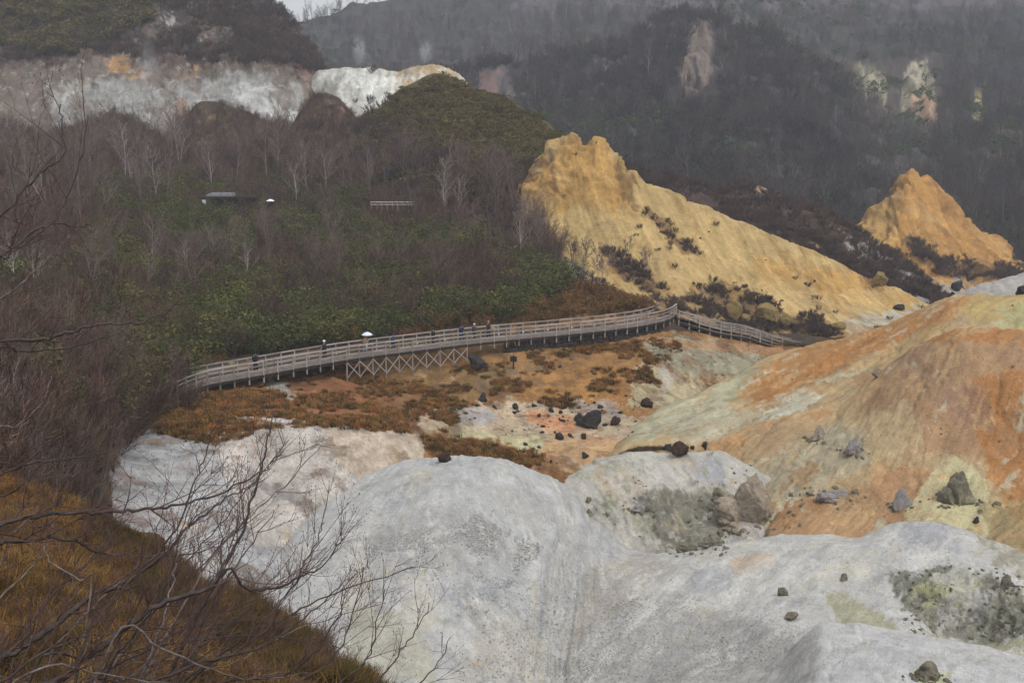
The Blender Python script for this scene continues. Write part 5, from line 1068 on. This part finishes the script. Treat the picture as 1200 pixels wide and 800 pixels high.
# stone wall under the right end of the boardwalk
e = SIDES[NEAR]; V, Fc = [], []; blocks = []
root = None
ii = [i for i, p in enumerate(e) if 590 < proj(np.array(p[:]))[0] < 782]
mid = e[ii[len(ii) // 2]]; root = empty('stone_wall', (mid.x, mid.y, mid.z - 2)); tag(root, 'dark stone retaining wall under the right half of the boardwalk', 'wall')
rw = random.Random(3)
V0, F0 = rock_data(77, 0.5, 0.5, 0.5, 0.1, 6, 2); bmesh_ = []
for s_ in range(4):
    V0, F0 = rock_data(77 + s_, 0.62, 0.5, 0.62, 0.08, 10, 2); bmesh_.append(raw_mesh('stone', V0, [tuple(f) for f in F0], M_stonewall))
for a, b in zip(ii, ii[1:]):
    for r_ in range(3):
        for k in range(2):
            t = (k + 0.5 * (r_ % 2) * 0.5 + 0.25) / 2; p = e[a].lerp(e[b], t); L = (e[b] - e[a]).length / 2
            q = bpy.data.objects.new('stone', rw.choice(bmesh_)); link(q, root)
            back = (PTS[a] - e[a]).normalized() * 0.45
            q.location = Vector((p.x, p.y, p.z - 0.62 - r_ * 0.52)) + back - root.location; q.scale = (L * 1.05, 0.6, 0.56); q.rotation_euler.z = math.atan2((e[b] - e[a]).y, (e[b] - e[a]).x)

# ================================================================= people
def skin_part(name, verts, edges, radii, mat, parent, lv=1):
    me = bpy.data.meshes.new(name); me.from_pydata(verts, edges, []); me.update(); me.materials.append(mat)
    o = bpy.data.objects.new(name, me); link(o, parent); sk = o.modifiers.new('skin', 'SKIN'); sk.use_smooth_shade = True
    if not me.skin_vertices: 
        bpy.context.view_layer.objects.active = o
        me.attributes
    ly = me.skin_vertices[0] if me.skin_vertices else None
    if ly:
        for i, r in enumerate(radii): ly.data[i].radius = (r, r) if not isinstance(r, tuple) else r
        ly.data[0].use_root = True
    sb = o.modifiers.new('sub', 'SUBSURF'); sb.levels = lv; sb.render_levels = lv; return o
CM = {}
def cm(c):
    if c not in CM: CM[c] = plain_mat('cloth_%d_%d_%d' % c, c, 0.85, 0.08)
    return CM[c]
def tubes(name, chains, mat, parent, sides=8):
    V, Fc = [], []
    for pts, rad in chains:
        tube_into(V, Fc, pts, rad, sides)
        b = len(V) - sides; Fc.append(tuple(range(b, b + sides))); b0 = len(V) - sides * len(pts); Fc.append(tuple(range(b0 + sides - 1, b0 - 1, -1)))
    return mesh_obj(name, V, Fc, mat, parent, True)
def person(px, side, coat, trousers, head, label, h=1.68, rz=0.0, umbrella=False, arm=0.0, t=None, stride=0.1):
    """a walker on the boardwalk at image column px"""
    if t is None:
        k = min(range(len(PTS)), key=lambda i: abs(proj(np.array(PTS[i][:]))[0] - px)); c = PTS[k] + (SIDES[-NEAR][k] - PTS[k]) * side
    else: c = t
    r = empty('person', c, rz); tag(r, label, 'person'); s = h / 1.7; r.scale = (s, s, s)
    SK = cm((176, 136, 112))
    # one continuous body: hips, trunk, neck, head, arms and legs as connected joints
    up = arm
    J = [(0, 0, .92), (0, 0, 1.12), (0, .01, 1.36), (0, .01, 1.47), (0, 0, 1.56), (0, 0, 1.66),
         (.17, 0, 1.38), (.22, .03, 1.14), (.2, -.10 - .1 * up, .95 + .25 * up), (.2, -.15 - .1 * up, .88 + .32 * up),
         (-.17, 0, 1.38), (-.22, .03, 1.14), (-.2, -.08, .92), (-.2, -.10, .84),
         (.09, 0, .86), (.10, -stride * .6, .48), (.10, -stride, .08), (.10, -stride - .13, .04),
         (-.09, 0, .86), (-.10, stride * .3, .48), (-.10, stride, .08), (-.10, stride - .13, .04)]
    E = [(0, 1), (1, 2), (2, 3), (3, 4), (4, 5), (2, 6), (6, 7), (7, 8), (8, 9), (2, 10), (10, 11), (11, 12), (12, 13), (0, 14), (14, 15), (15, 16), (16, 17), (0, 18), (18, 19), (19, 20), (20, 21)]
    RR = [.13, .13, .14, .055, .09, .085, .07, .05, .04, .035, .07, .05, .04, .035, .09, .065, .045, .04, .09, .065, .045, .04]
    skin_part('body', J, E, RR, SK, r)
    tubes('trousers', [([(0.09, 0, .95), (.10, -stride * .6, .48), (.10, -stride, .07)], [.115, .09, .075]), ([(-0.09, 0, .95), (-.10, stride * .3, .48), (-.10, stride, .07)], [.115, .09, .075])], cm(trousers), r)
    co = tubes('coat', [([(0, 0, .80), (0, 0, 1.1), (0, 0, 1.32), (0, 0, 1.44), (0, 0, 1.49)], [.205, .19, .205, .13, .075]),
                   ([(.17, 0, 1.40), (.235, .03, 1.14), (.2, -.10 - .1 * up, .93 + .25 * up)], [.085, .07, .055]), ([(-.17, 0, 1.40), (-.235, .03, 1.14), (-.2, -.08, .90)], [.085, .07, .055])], cm(coat), r)
    V, Fc = ICO[3]; V = V * np.array([.112, .125, .10]) + np.array([0, .012, 1.655]); k = V[:, 2] > 1.62 
    mesh_obj('hat', V * np.array([1, 1, 1]), Fc, cm(head), r, True)
    return r, c
person(301, 0.3, (30, 34, 44), (34, 34, 40), (30, 28, 28), 'person in a dark navy jacket leaning at the left part of the boardwalk', rz=0.3)
person(386, 0.45, (36, 40, 52), (36, 36, 42), (232, 232, 236), 'person in dark clothes with a white cap on the boardwalk', rz=1.2)
_, c = person(429, 0.35, (196, 160, 132), (150, 156, 160), (60, 48, 40), 'person in a tan top carrying the pale umbrella on the boardwalk', rz=-0.6, arm=1.0)
person(461, 0.3, (34, 60, 104), (40, 42, 50), (36, 58, 104), 'person in a blue hooded jacket on the boardwalk above the trestle', 1.5, rz=0.8)
person(507, 0.4, (30, 30, 34), (34, 34, 38), (34, 30, 28), 'person in black standing alone right of the blue jacket', 1.55, rz=-1.2)
person(542, 0.2, (34, 44, 72), (42, 56, 92), (36, 32, 32), 'person in navy, leftmost of the three together on the boardwalk', rz=0.4)
person(553, 0.4, (64, 66, 74), (48, 54, 76), (205, 200, 200), 'person with a light hat, middle of the three together on the boardwalk', 1.6, rz=-0.3)
person(569, 0.35, (40, 38, 46), (36, 40, 60), (150, 118, 92), 'person in dark clothes, rightmost of the three together on the boardwalk', 1.75, rz=1.0)
def umbrella(loc, label, c, rad=0.5, held=0.0):
    r = empty('umbrella', loc); tag(r, label, 'umbrella'); V, Fc = [], []; nseg = 16
    V.append((0, 0, 1.0)); rings = 4
    for j in range(1, rings + 1):
        for k in range(nseg):
            a = 2 * math.pi * k / nseg; q = rad * j / rings * (1.0 if k % 2 == 0 or j < rings else 0.95); V.append((math.cos(a) * q, math.sin(a) * q, 1.0 - 0.26 * (j / rings) ** 1.8))
    for k in range(nseg): Fc.append((0, 1 + k, 1 + (k + 1) % nseg))
    for j in range(rings - 1):
        for k in range(nseg):
            b = 1 + j * nseg; Fc.append((b + k, b + nseg + k, b + nseg + (k + 1) % nseg, b + (k + 1) % nseg))
    cn = mesh_obj('canopy', V, Fc, cm(c), r); cn.modifiers.new('thick', 'SOLIDIFY').thickness = 0.01
    tubes('shaft', [([(0, 0, 0.1), (0, 0, 1.04)], [0.012, 0.01])], cm((60, 60, 62)), r, 6)
    for k in range(8):
        a = 2 * math.pi * k / 8; tubes('rib', [([(0, 0, 0.97), (math.cos(a) * rad * .5, math.sin(a) * rad * .5, .90), (math.cos(a) * rad * .97, math.sin(a) * rad * .97, .72)], [.005, .005, .004])], cm((90, 90, 92)), r, 4)
    return r
umbrella((c.x + 0.15, c.y - 0.2, c.z + 1.02), 'pale blue white umbrella held up over the boardwalk', (196, 206, 216), 0.52)

# ================================================================= small posts and far features
def sign(px, py, hpx, label, cat='sign', board=True):
    p = at(px, py, ['hillside', 'yellow_ridge']); m = p.y / F; h = hpx * m; r = empty('signpost' if board else 'marker_post', p); tag(r, label, cat)
    beam('post', p - Vector((0, 0, .3)), p + Vector((0, 0, h)), 0.14, 0.14, r, BOXK, p)
    if board: beam('board', p + Vector((-0.32, -0.09, h - .35)), p + Vector((0.32, -0.09, h - .35)), 0.05, 0.5, r, BOXK, p)
    else: beam('cap', p + Vector((0, 0, h)), p + Vector((0, 0, h + .12)), 0.2, 0.2, r, BOXK, p)
sign(601, 432, 17, 'small dark sign on a post on the ochre flat below the boardwalk')
sign(353, 446, 15, 'thin dark marker post below the left part of the boardwalk', 'post', False)
sign(695, 337, 13, 'dark marker post on the grassy spur beside the leafless trees', 'post', False)
# handrail of the path at the edge of the wood
pp = [at(x, y, ['hillside', 'yellow_ridge']) for x, y in ((652, 304), (662, 309), (672, 316), (681, 322), (690, 330))]
r = empty('path_handrail', pp[2]); tag(r, 'pale handrail of the stepped path between the wood and the yellow slope', 'handrail')
for p in pp: beam('post', p - Vector((0, 0, .2)), p + Vector((0, 0, 1.0)), .09, .09, r, BOX, pp[2])
for a, b in zip(pp, pp[1:]): beam('rail', a + Vector((0, 0, .95)), b + Vector((0, 0, .95)), .08, .08, r, BOX, pp[2])
# low roofed shelter, guard rail and umbrella on the road in the wood
M_roof = plain_mat('grey_roof', (108, 108, 110), 0.7, 0.2, 1.0); M_rail = plain_mat('white_rail', (200, 202, 205), 0.6, 0.1, 2.0)
p = Vector(unproj(266, 238, 158.0)); r = empty('shelter', p - Vector((0, 0, 1.2))); tag(r, 'low dark shelter with pale roof seen through the trees above the bamboo', 'shelter'); b0 = r.location
def block(name, x0, x1, y0, y1, z0, z1, mat, parent, taper=0.0):
    V = [(x0, y0, z0), (x1, y0, z0), (x1, y1, z0), (x0, y1, z0), (x0 + taper, y0 + taper * .5, z1), (x1 - taper, y0 + taper * .5, z1), (x1 - taper, y1 - taper * .5, z1), (x0 + taper, y1 - taper * .5, z1)]
    return mesh_obj(name, V, [(3, 2, 1, 0), (4, 5, 6, 7), (0, 1, 5, 4), (1, 2, 6, 5), (2, 3, 7, 6), (3, 0, 4, 7)], mat, parent)
block('wall', -3.6, 4.0, 0, 3, 0, 1.9, M_wdd, r); block('roof', -3.9, 4.3, -0.4, 3.4, 1.9, 2.15, M_wdd, r, 0.1)
block('roof', -3.0, 0.8, 0.2, 2.8, 2.15, 2.5, M_roof, r, 0.3); block('sign_board', -3.4, -2.9, -0.5, -0.4, 0.9, 1.7, M_rail, r)
umbrella(Vector(unproj(317, 240, 158.0)) - Vector((0, 0, .2)), 'white umbrella right of the shelter in the wood', (222, 224, 230), 0.6)
p = Vector(unproj(460, 240, 158.0)); r = empty('guard_rail', p); tag(r, 'white guard rail of the road seen through the trees', 'guard rail')
for k in range(9): beam('post', p + Vector((-3 + k * .75, 0, -1.0)), p + Vector((-3 + k * .75, 0, .45)), .08, .08, r, BOX, p)
for hz in (0.4, 0.05):
    q = beam('rail', p + Vector((-3.1, -.08, hz)), p + Vector((3.1, -.08, hz)), .05, .10, r, None, p)
    q.data = BOX.copy(); q.data.materials.clear(); q.data.materials.append(M_rail)

# ================================================================= near bare branches
M_br = plain_mat('wet_dark_bark', (58, 48, 44), 0.55, 0.35, 14.0, 0.4, bump=0.4); M_br2 = plain_mat('grey_bark', (104, 94, 88), 0.7, 0.35, 14.0, 0.3, bump=0.4); M_tw = plain_mat('red_brown_twig', (74, 52, 46), 0.6, 0.3, 20.0, 0.4); M_bud = plain_mat('buds', (96, 56, 48), 0.6, 0.2, 20.0)
rb = random.Random(21)
def near_shrub(name, label, branches, seed):
    P0 = Vector(unproj(branches[0][0][0][0], branches[0][0][0][1], branches[0][1])); root = empty(name, P0); tag(root, label, 'shrub')
    # every stem leaves one root crown on the slope outside the view
    st = [Vector(unproj(b[0][0][0], b[0][0][1], b[1])) for b in branches]; mx = min(v.x for v in st); my = sum(v.y for v in st) / len(st)
    bx, by = (mx - 0.7 if branches[0][0][0][0] < 0 and branches[0][0][0][1] < 700 else sum(v.x for v in st) / len(st) - 0.3), my - 0.4
    gs = [q for q in SHEETS if q['name'] == 'grass_slope'][0]['P']; kk = np.argmin((gs[:, 0] - bx) ** 2 + (gs[:, 1] - by) ** 2); BASE = Vector((bx, by, gs[kk, 2] - 0.1))
    for (pts2, Y0, Y1, r0, r1, mat, tw) in branches:
        n = len(pts2); W_ = []
        for i, (x, y) in enumerate(pts2):
            Yi = Y0 + (Y1 - Y0) * i / (n - 1); W_.append(Vector(unproj(x, y, Yi)))
        J0 = BASE + Vector((rb.uniform(-.12, .12), rb.uniform(-.12, .12), 0)); W_ = [J0, J0.lerp(W_[0], 0.5) + Vector((-0.1, 0, 0.1))] + W_; n += 2
        # smooth path
        fine = []
        for i in range(n - 1):
            p0 = W_[max(i - 1, 0)]; p3 = W_[min(i + 2, n - 1)]
            for k in range(5):
                t = k / 5; q = 0.5 * (2 * W_[i] + (W_[i + 1] - p0) * t + (2 * p0 - 5 * W_[i] + 4 * W_[i + 1] - p3) * t * t + (3 * W_[i] - p0 - 3 * W_[i + 1] + p3) * t ** 3)
                fine.append(q + Vector((rb.gauss(0, 1), rb.gauss(0, 1), rb.gauss(0, 1))) * 0.006 * Yi / 7)
        fine.append(W_[-1]); m = len(fine)
        px_m = (Y0 + Y1) / 2 / F
        rad = [px_m * (r0 * (1.35 - 0.035 * i) if i < 10 else r0 + (r1 - r0) * (i - 10) / (m - 11)) / 2 for i in range(m)]
        V, Fc = [], []; tube_into(V, Fc, [p - P0 for p in fine], rad, 6)
        br = mesh_obj('branch', V, Fc, mat, root, True)
        V, Fc = [], []; VB, FB = [], []
        def twig(p, d, L, r, lev):
            seg = 4; pts = [p]; dd = d.normalized()
            for k in range(seg):
                dd = (dd + Vector((rb.gauss(0, .13), rb.gauss(0, .13), rb.gauss(0, .1) + 0.07))).normalized(); pts.append(pts[-1] + dd * L / seg)
            tube_into(V, Fc, [q - P0 for q in pts], [r * (1 - .7 * k / seg) for k in range(seg + 1)], 4)
            if rb.random() < 0.7:
                b = len(VB); s = 0.0035 * p.y / 7; q = pts[-1] - P0
                VB.extend([tuple(q + Vector(v)) for v in ((s, 0, 0), (-s, 0, 0), (0, s, 0), (0, -s, 0), (0, 0, s * 2.6), (0, 0, -s))]); FB.extend([(b + 4, b, b + 2), (b + 4, b + 2, b + 1), (b + 4, b + 1, b + 3), (b + 4, b + 3, b), (b + 5, b + 2, b), (b + 5, b + 1, b + 2), (b + 5, b + 3, b + 1), (b + 5, b, b + 3)])
            if lev < 2:
                for k in range(rb.choice((2, 3, 4)) if lev == 0 else rb.choice((1, 2))):
                    i = rb.randrange(1, seg); ax = (pts[i + 1] - pts[i]).normalized(); sd = Vector((rb.gauss(0, 1), rb.gauss(0, .6), rb.gauss(.2, 1))); sd = (sd - ax * sd.dot(ax)).normalized()
                    a = rb.uniform(.4, .9); twig(pts[i], ax * math.cos(a) + sd * math.sin(a), L * rb.uniform(.35, .65), r * .6, lev + 1)
        for k in range(tw):
            i = int(12 + (m - 13) * (k + rb.random()) / tw); i = min(i, m - 2); ax = (fine[i + 1] - fine[i]).normalized()
            sd = Vector((rb.gauss(0.1, .8), rb.gauss(0, .5), rb.gauss(.5, .8))); sd = (sd - ax * sd.dot(ax)).normalized(); a = rb.uniform(.35, .85)
            twig(fine[i], ax * math.cos(a) + sd * math.sin(a), px_m * rb.uniform(38, 95), max(rad[i] * .5, px_m * .55), 0)
        if V:
            tw_o = mesh_obj('twig', V, Fc, M_tw, br, True); tw_o['kind'] = 'stuff'
        if VB:
            bo = mesh_obj('bud', VB, FB, M_bud, br); bo['kind'] = 'stuff'
D, G = M_br, M_br2
near_shrub('bare_shrub', 'dark bare shrub branches reaching in from the left edge above the middle', [
    ([(-40, 320), (-5, 304), (15, 291), (40, 270), (62, 261), (92, 266), (108, 262)], 7.5, 8.2, 4, 1.2, D, 8),
    ([(-30, 372), (0, 350), (30, 328), (60, 300), (80, 280), (90, 262)], 8, 8.3, 3, 1, G, 6),
    ([(-40, 398), (0, 398), (50, 397), (85, 388), (112, 381), (160, 378), (190, 366), (215, 348)], 7, 7.6, 5, 1.2, D, 9),
    ([(-40, 400), (0, 406), (30, 411), (62, 410), (110, 400), (150, 384)], 7.1, 7.7, 4, 1, D, 6),
    ([(-40, 275), (0, 254), (25, 226), (50, 200), (75, 180), (72, 150), (71, 122)], 8.4, 8.8, 3.2, 1.4, D, 7),
    ([(-20, 310), (20, 290), (60, 262), (82, 225), (96, 180), (103, 136)], 8.5, 8.9, 2.6, 1.2, D, 7),
    ([(-20, 330), (10, 300), (20, 250), (14, 200), (20, 160)], 8.7, 9.2, 2.4, 1, D, 7)], 1)
near_shrub('bare_shrub', 'dark bare shrub with long level branches reaching over the pale gully from the left edge', [
    ([(-40, 570), (0, 556), (25, 546), (45, 540), (92, 537), (130, 528)], 7.2, 7.6, 4.5, 1.4, D, 8),
    ([(-40, 622), (0, 614), (30, 605), (60, 602), (110, 600), (150, 598), (180, 596), (215, 590), (250, 580), (290, 562), (310, 548), (330, 532)], 6.5, 7.4, 6, 1.2, D, 16),
    ([(-40, 640), (0, 636), (30, 633), (60, 630), (85, 632), (100, 640), (130, 650), (170, 651), (220, 650), (262, 640)], 6.6, 7.2, 6, 1.2, D, 12),
    ([(-30, 600), (10, 580), (30, 560), (20, 540)], 7.5, 7.6, 3, 1.2, D, 6),
    ([(-20, 520), (20, 500), (50, 470), (60, 440)], 8.5, 8.9, 2.5, 1.0, G, 8)], 2)
near_shrub('bare_shrub', 'large grey barked shrub in the lower left corner with the thickest crooked branches', [
    ([(-40, 800), (0, 772), (40, 750), (75, 725), (105, 698), (130, 690), (155, 678), (190, 652), (215, 622), (240, 602), (272, 580), (300, 566)], 5.6, 6.8, 9, 1.2, D, 16),
    ([(20, 840), (70, 796), (100, 770), (130, 750), (170, 718), (200, 703), (240, 691), (250, 683), (265, 655), (285, 620), (300, 570), (311, 533), (317, 500), (320, 482)], 5.2, 6.2, 9, 1.3, D, 16),
    ([(250, 684), (290, 690), (330, 688), (352, 675), (380, 660), (402, 630)], 5.9, 6.4, 4, 1.1, D, 12),
    ([(95, 772), (110, 730), (135, 700), (160, 672), (200, 630), (228, 570), (240, 533), (252, 500)], 5.8, 6.6, 4, 1.2, D, 12),
    ([(105, 698), (95, 680), (62, 660), (50, 640)], 5.9, 6.0, 2.5, 1.2, G, 4),
    ([(130, 752), (190, 760), (250, 785), (300, 796), (360, 788)], 5.4, 5.8, 3.4, 1.2, G, 9)], 3)
near_shrub('bare_shrub', 'fine upright bare stems along the bottom edge right of the grass slope', [
    ([(150, 840), (200, 790), (262, 768), (300, 760), (332, 740), (372, 712), (400, 682)], 5.4, 6.2, 5, 1.2, D, 14),
    ([(200, 850), (260, 800), (330, 790), (370, 760), (398, 720), (400, 690)], 5.6, 6.0, 4, 1.2, D, 12),
    ([(300, 850), (350, 800), (392, 770), (412, 722), (426, 664)], 5.6, 6.2, 3.4, 1.1, D, 9),
    ([(340, 850), (400, 798), (430, 772), (442, 730), (451, 690)], 5.7, 6.2, 3, 1.1, D, 8),
    ([(400, 850), (445, 795), (470, 762), (490, 735), (503, 706)], 5.9, 6.4, 2.6, 1.0, D, 6),
    ([(450, 850), (490, 802), (515, 775), (528, 746)], 6.1, 6.5, 2.2, 1.0, D, 3),
    ([(180, 850), (300, 735), (340, 690), (368, 640), (380, 612)], 6.0, 6.6, 3.2, 1.1, D, 10)], 4)
near_shrub('bare_shrub', 'tangle of thin grey stems crossing the orange grass in the lower left corner', [
    ([(-40, 760), (0, 700), (40, 660), (60, 620), (62, 580)], 6.5, 7.2, 3.5, 1.2, G, 10),
    ([(-40, 720), (0, 660), (20, 620), (50, 590)], 6.7, 7.2, 3, 1.2, G, 8),
    ([(-10, 830), (60, 780), (120, 790), (200, 800)], 5.2, 5.4, 3.5, 1.4, G, 8),
    ([(-40, 830), (0, 800), (60, 760), (140, 740), (210, 735), (270, 728)], 5.4, 6.0, 4, 1.2, D, 12),
    ([(60, 840), (150, 770), (230, 750), (320, 745), (400, 760)], 5.6, 6.2, 3.6, 1.1, D, 12),
    ([(0, 840), (20, 760), (60, 700), (120, 640), (130, 600)], 6.2, 7.0, 3.4, 1.1, D, 10)], 5)

rq = random.Random(77); bl = []
for i in range(27):
    x0, y0 = rq.uniform(-60, 230), rq.uniform(770, 850); a = rq.uniform(-0.2, 1.25); L_ = rq.uniform(140, 330); pts_ = []
    for k in range(6):
        pts_.append((x0, y0)); x0 += math.cos(a) * L_ / 5; y0 -= math.sin(a) * L_ / 5; a += rq.gauss(0.04, 0.16)
    Y_ = rq.uniform(5.6, 7.4); bl.append((pts_, Y_, Y_ + rq.uniform(0.2, 0.9), rq.uniform(1.8, 3.6), 0.9, D if rq.random() < 0.6 else G, rq.randint(6, 11)))
near_shrub('bare_shrub', 'dense tangle of thin dark stems fanning up from the bottom left over the grass', bl, 6)

# ================================================================= steam and haze
def steam(px, py, Y, w, h, dens, label, seed, lean=0.0):
    V, Fc = ICO[3]; V = V.copy(); k = (V[:, 2] + 1) / 2; V[:, :2] *= (0.35 + 0.65 * k)[:, None]; m = Y / F
    V = V * np.array([w * m / 2, w * m / 2, h * m / 2]); V[:, 0] += lean * m * k
    mt = bpy.data.materials.new('steam'); mt.use_nodes = True; t = mt.node_tree; t.nodes.clear()
    out = t.nodes.new('ShaderNodeOutputMaterial'); pv = t.nodes.new('ShaderNodeVolumePrincipled'); pv.inputs['Color'].default_value = (.95, .96, 1, 1); pv.inputs['Anisotropy'].default_value = 0.2
    tc = t.nodes.new('ShaderNodeTexCoord'); n = noise_node(t, tc.outputs['Object'], 4.0 / (w * m), 4, 0.6, 0.8)
    # thin out towards the edge of the puff
    gen = t.nodes.new('ShaderNodeVectorMath'); gen.operation = 'SUBTRACT'; gen.inputs[1].default_value = (.5, .5, .5); t.links.new(tc.outputs['Generated'], gen.inputs[0])
    ln = t.nodes.new('ShaderNodeVectorMath'); ln.operation = 'LENGTH'; t.links.new(gen.outputs[0], ln.inputs[0])
    fall = maprange(t, ln.outputs['Value'], 0.03, 0.44, 1, 0); fall = math_node(t, 'MULTIPLY', fall, fall)
    d = math_node(t, 'MULTIPLY', maprange(t, n, 0.40, 0.66, 0, dens), fall); t.links.new(d, pv.inputs['Density']); t.links.new(pv.outputs[0], out.inputs['Volume'])
    o = mesh_obj('steam_plume', V, Fc, mt, None, True); o.location = Vector(unproj(px, py - h / 2, Y)); tag(o, label, 'steam', None); return o
steam(424, 84, 259, 34, 48, 2.2, 'small white steam puff rising left on the crater rim', 1, -4)
steam(500, 80, 256, 34, 40, 1.8, 'small white steam puff above the yellow end of the crater rim', 2, -2)
steam(168, 125, 243, 50, 95, 0.5, 'thin column of steam in front of the upper left hill', 3, 10)
hz = mesh_obj('haze', [(x, y, z) for x in (-900, 900) for y in (-60, 800) for z in (-17.5, 190)], [(0, 1, 3, 2), (4, 6, 7, 5), (0, 4, 5, 1), (2, 3, 7, 6), (0, 2, 6, 4), (1, 5, 7, 3)])
hm = bpy.data.materials.new('haze'); hm.use_nodes = True; t = hm.node_tree; t.nodes.clear(); out = t.nodes.new('ShaderNodeOutputMaterial'); pv = t.nodes.new('ShaderNodeVolumePrincipled')
pv.inputs['Color'].default_value = (.86, .92, 1, 1); pv.inputs['Density'].default_value = HAZE; t.links.new(pv.outputs[0], out.inputs['Volume']); hz.data.materials.append(hm)
tag(hz, kind='stuff')
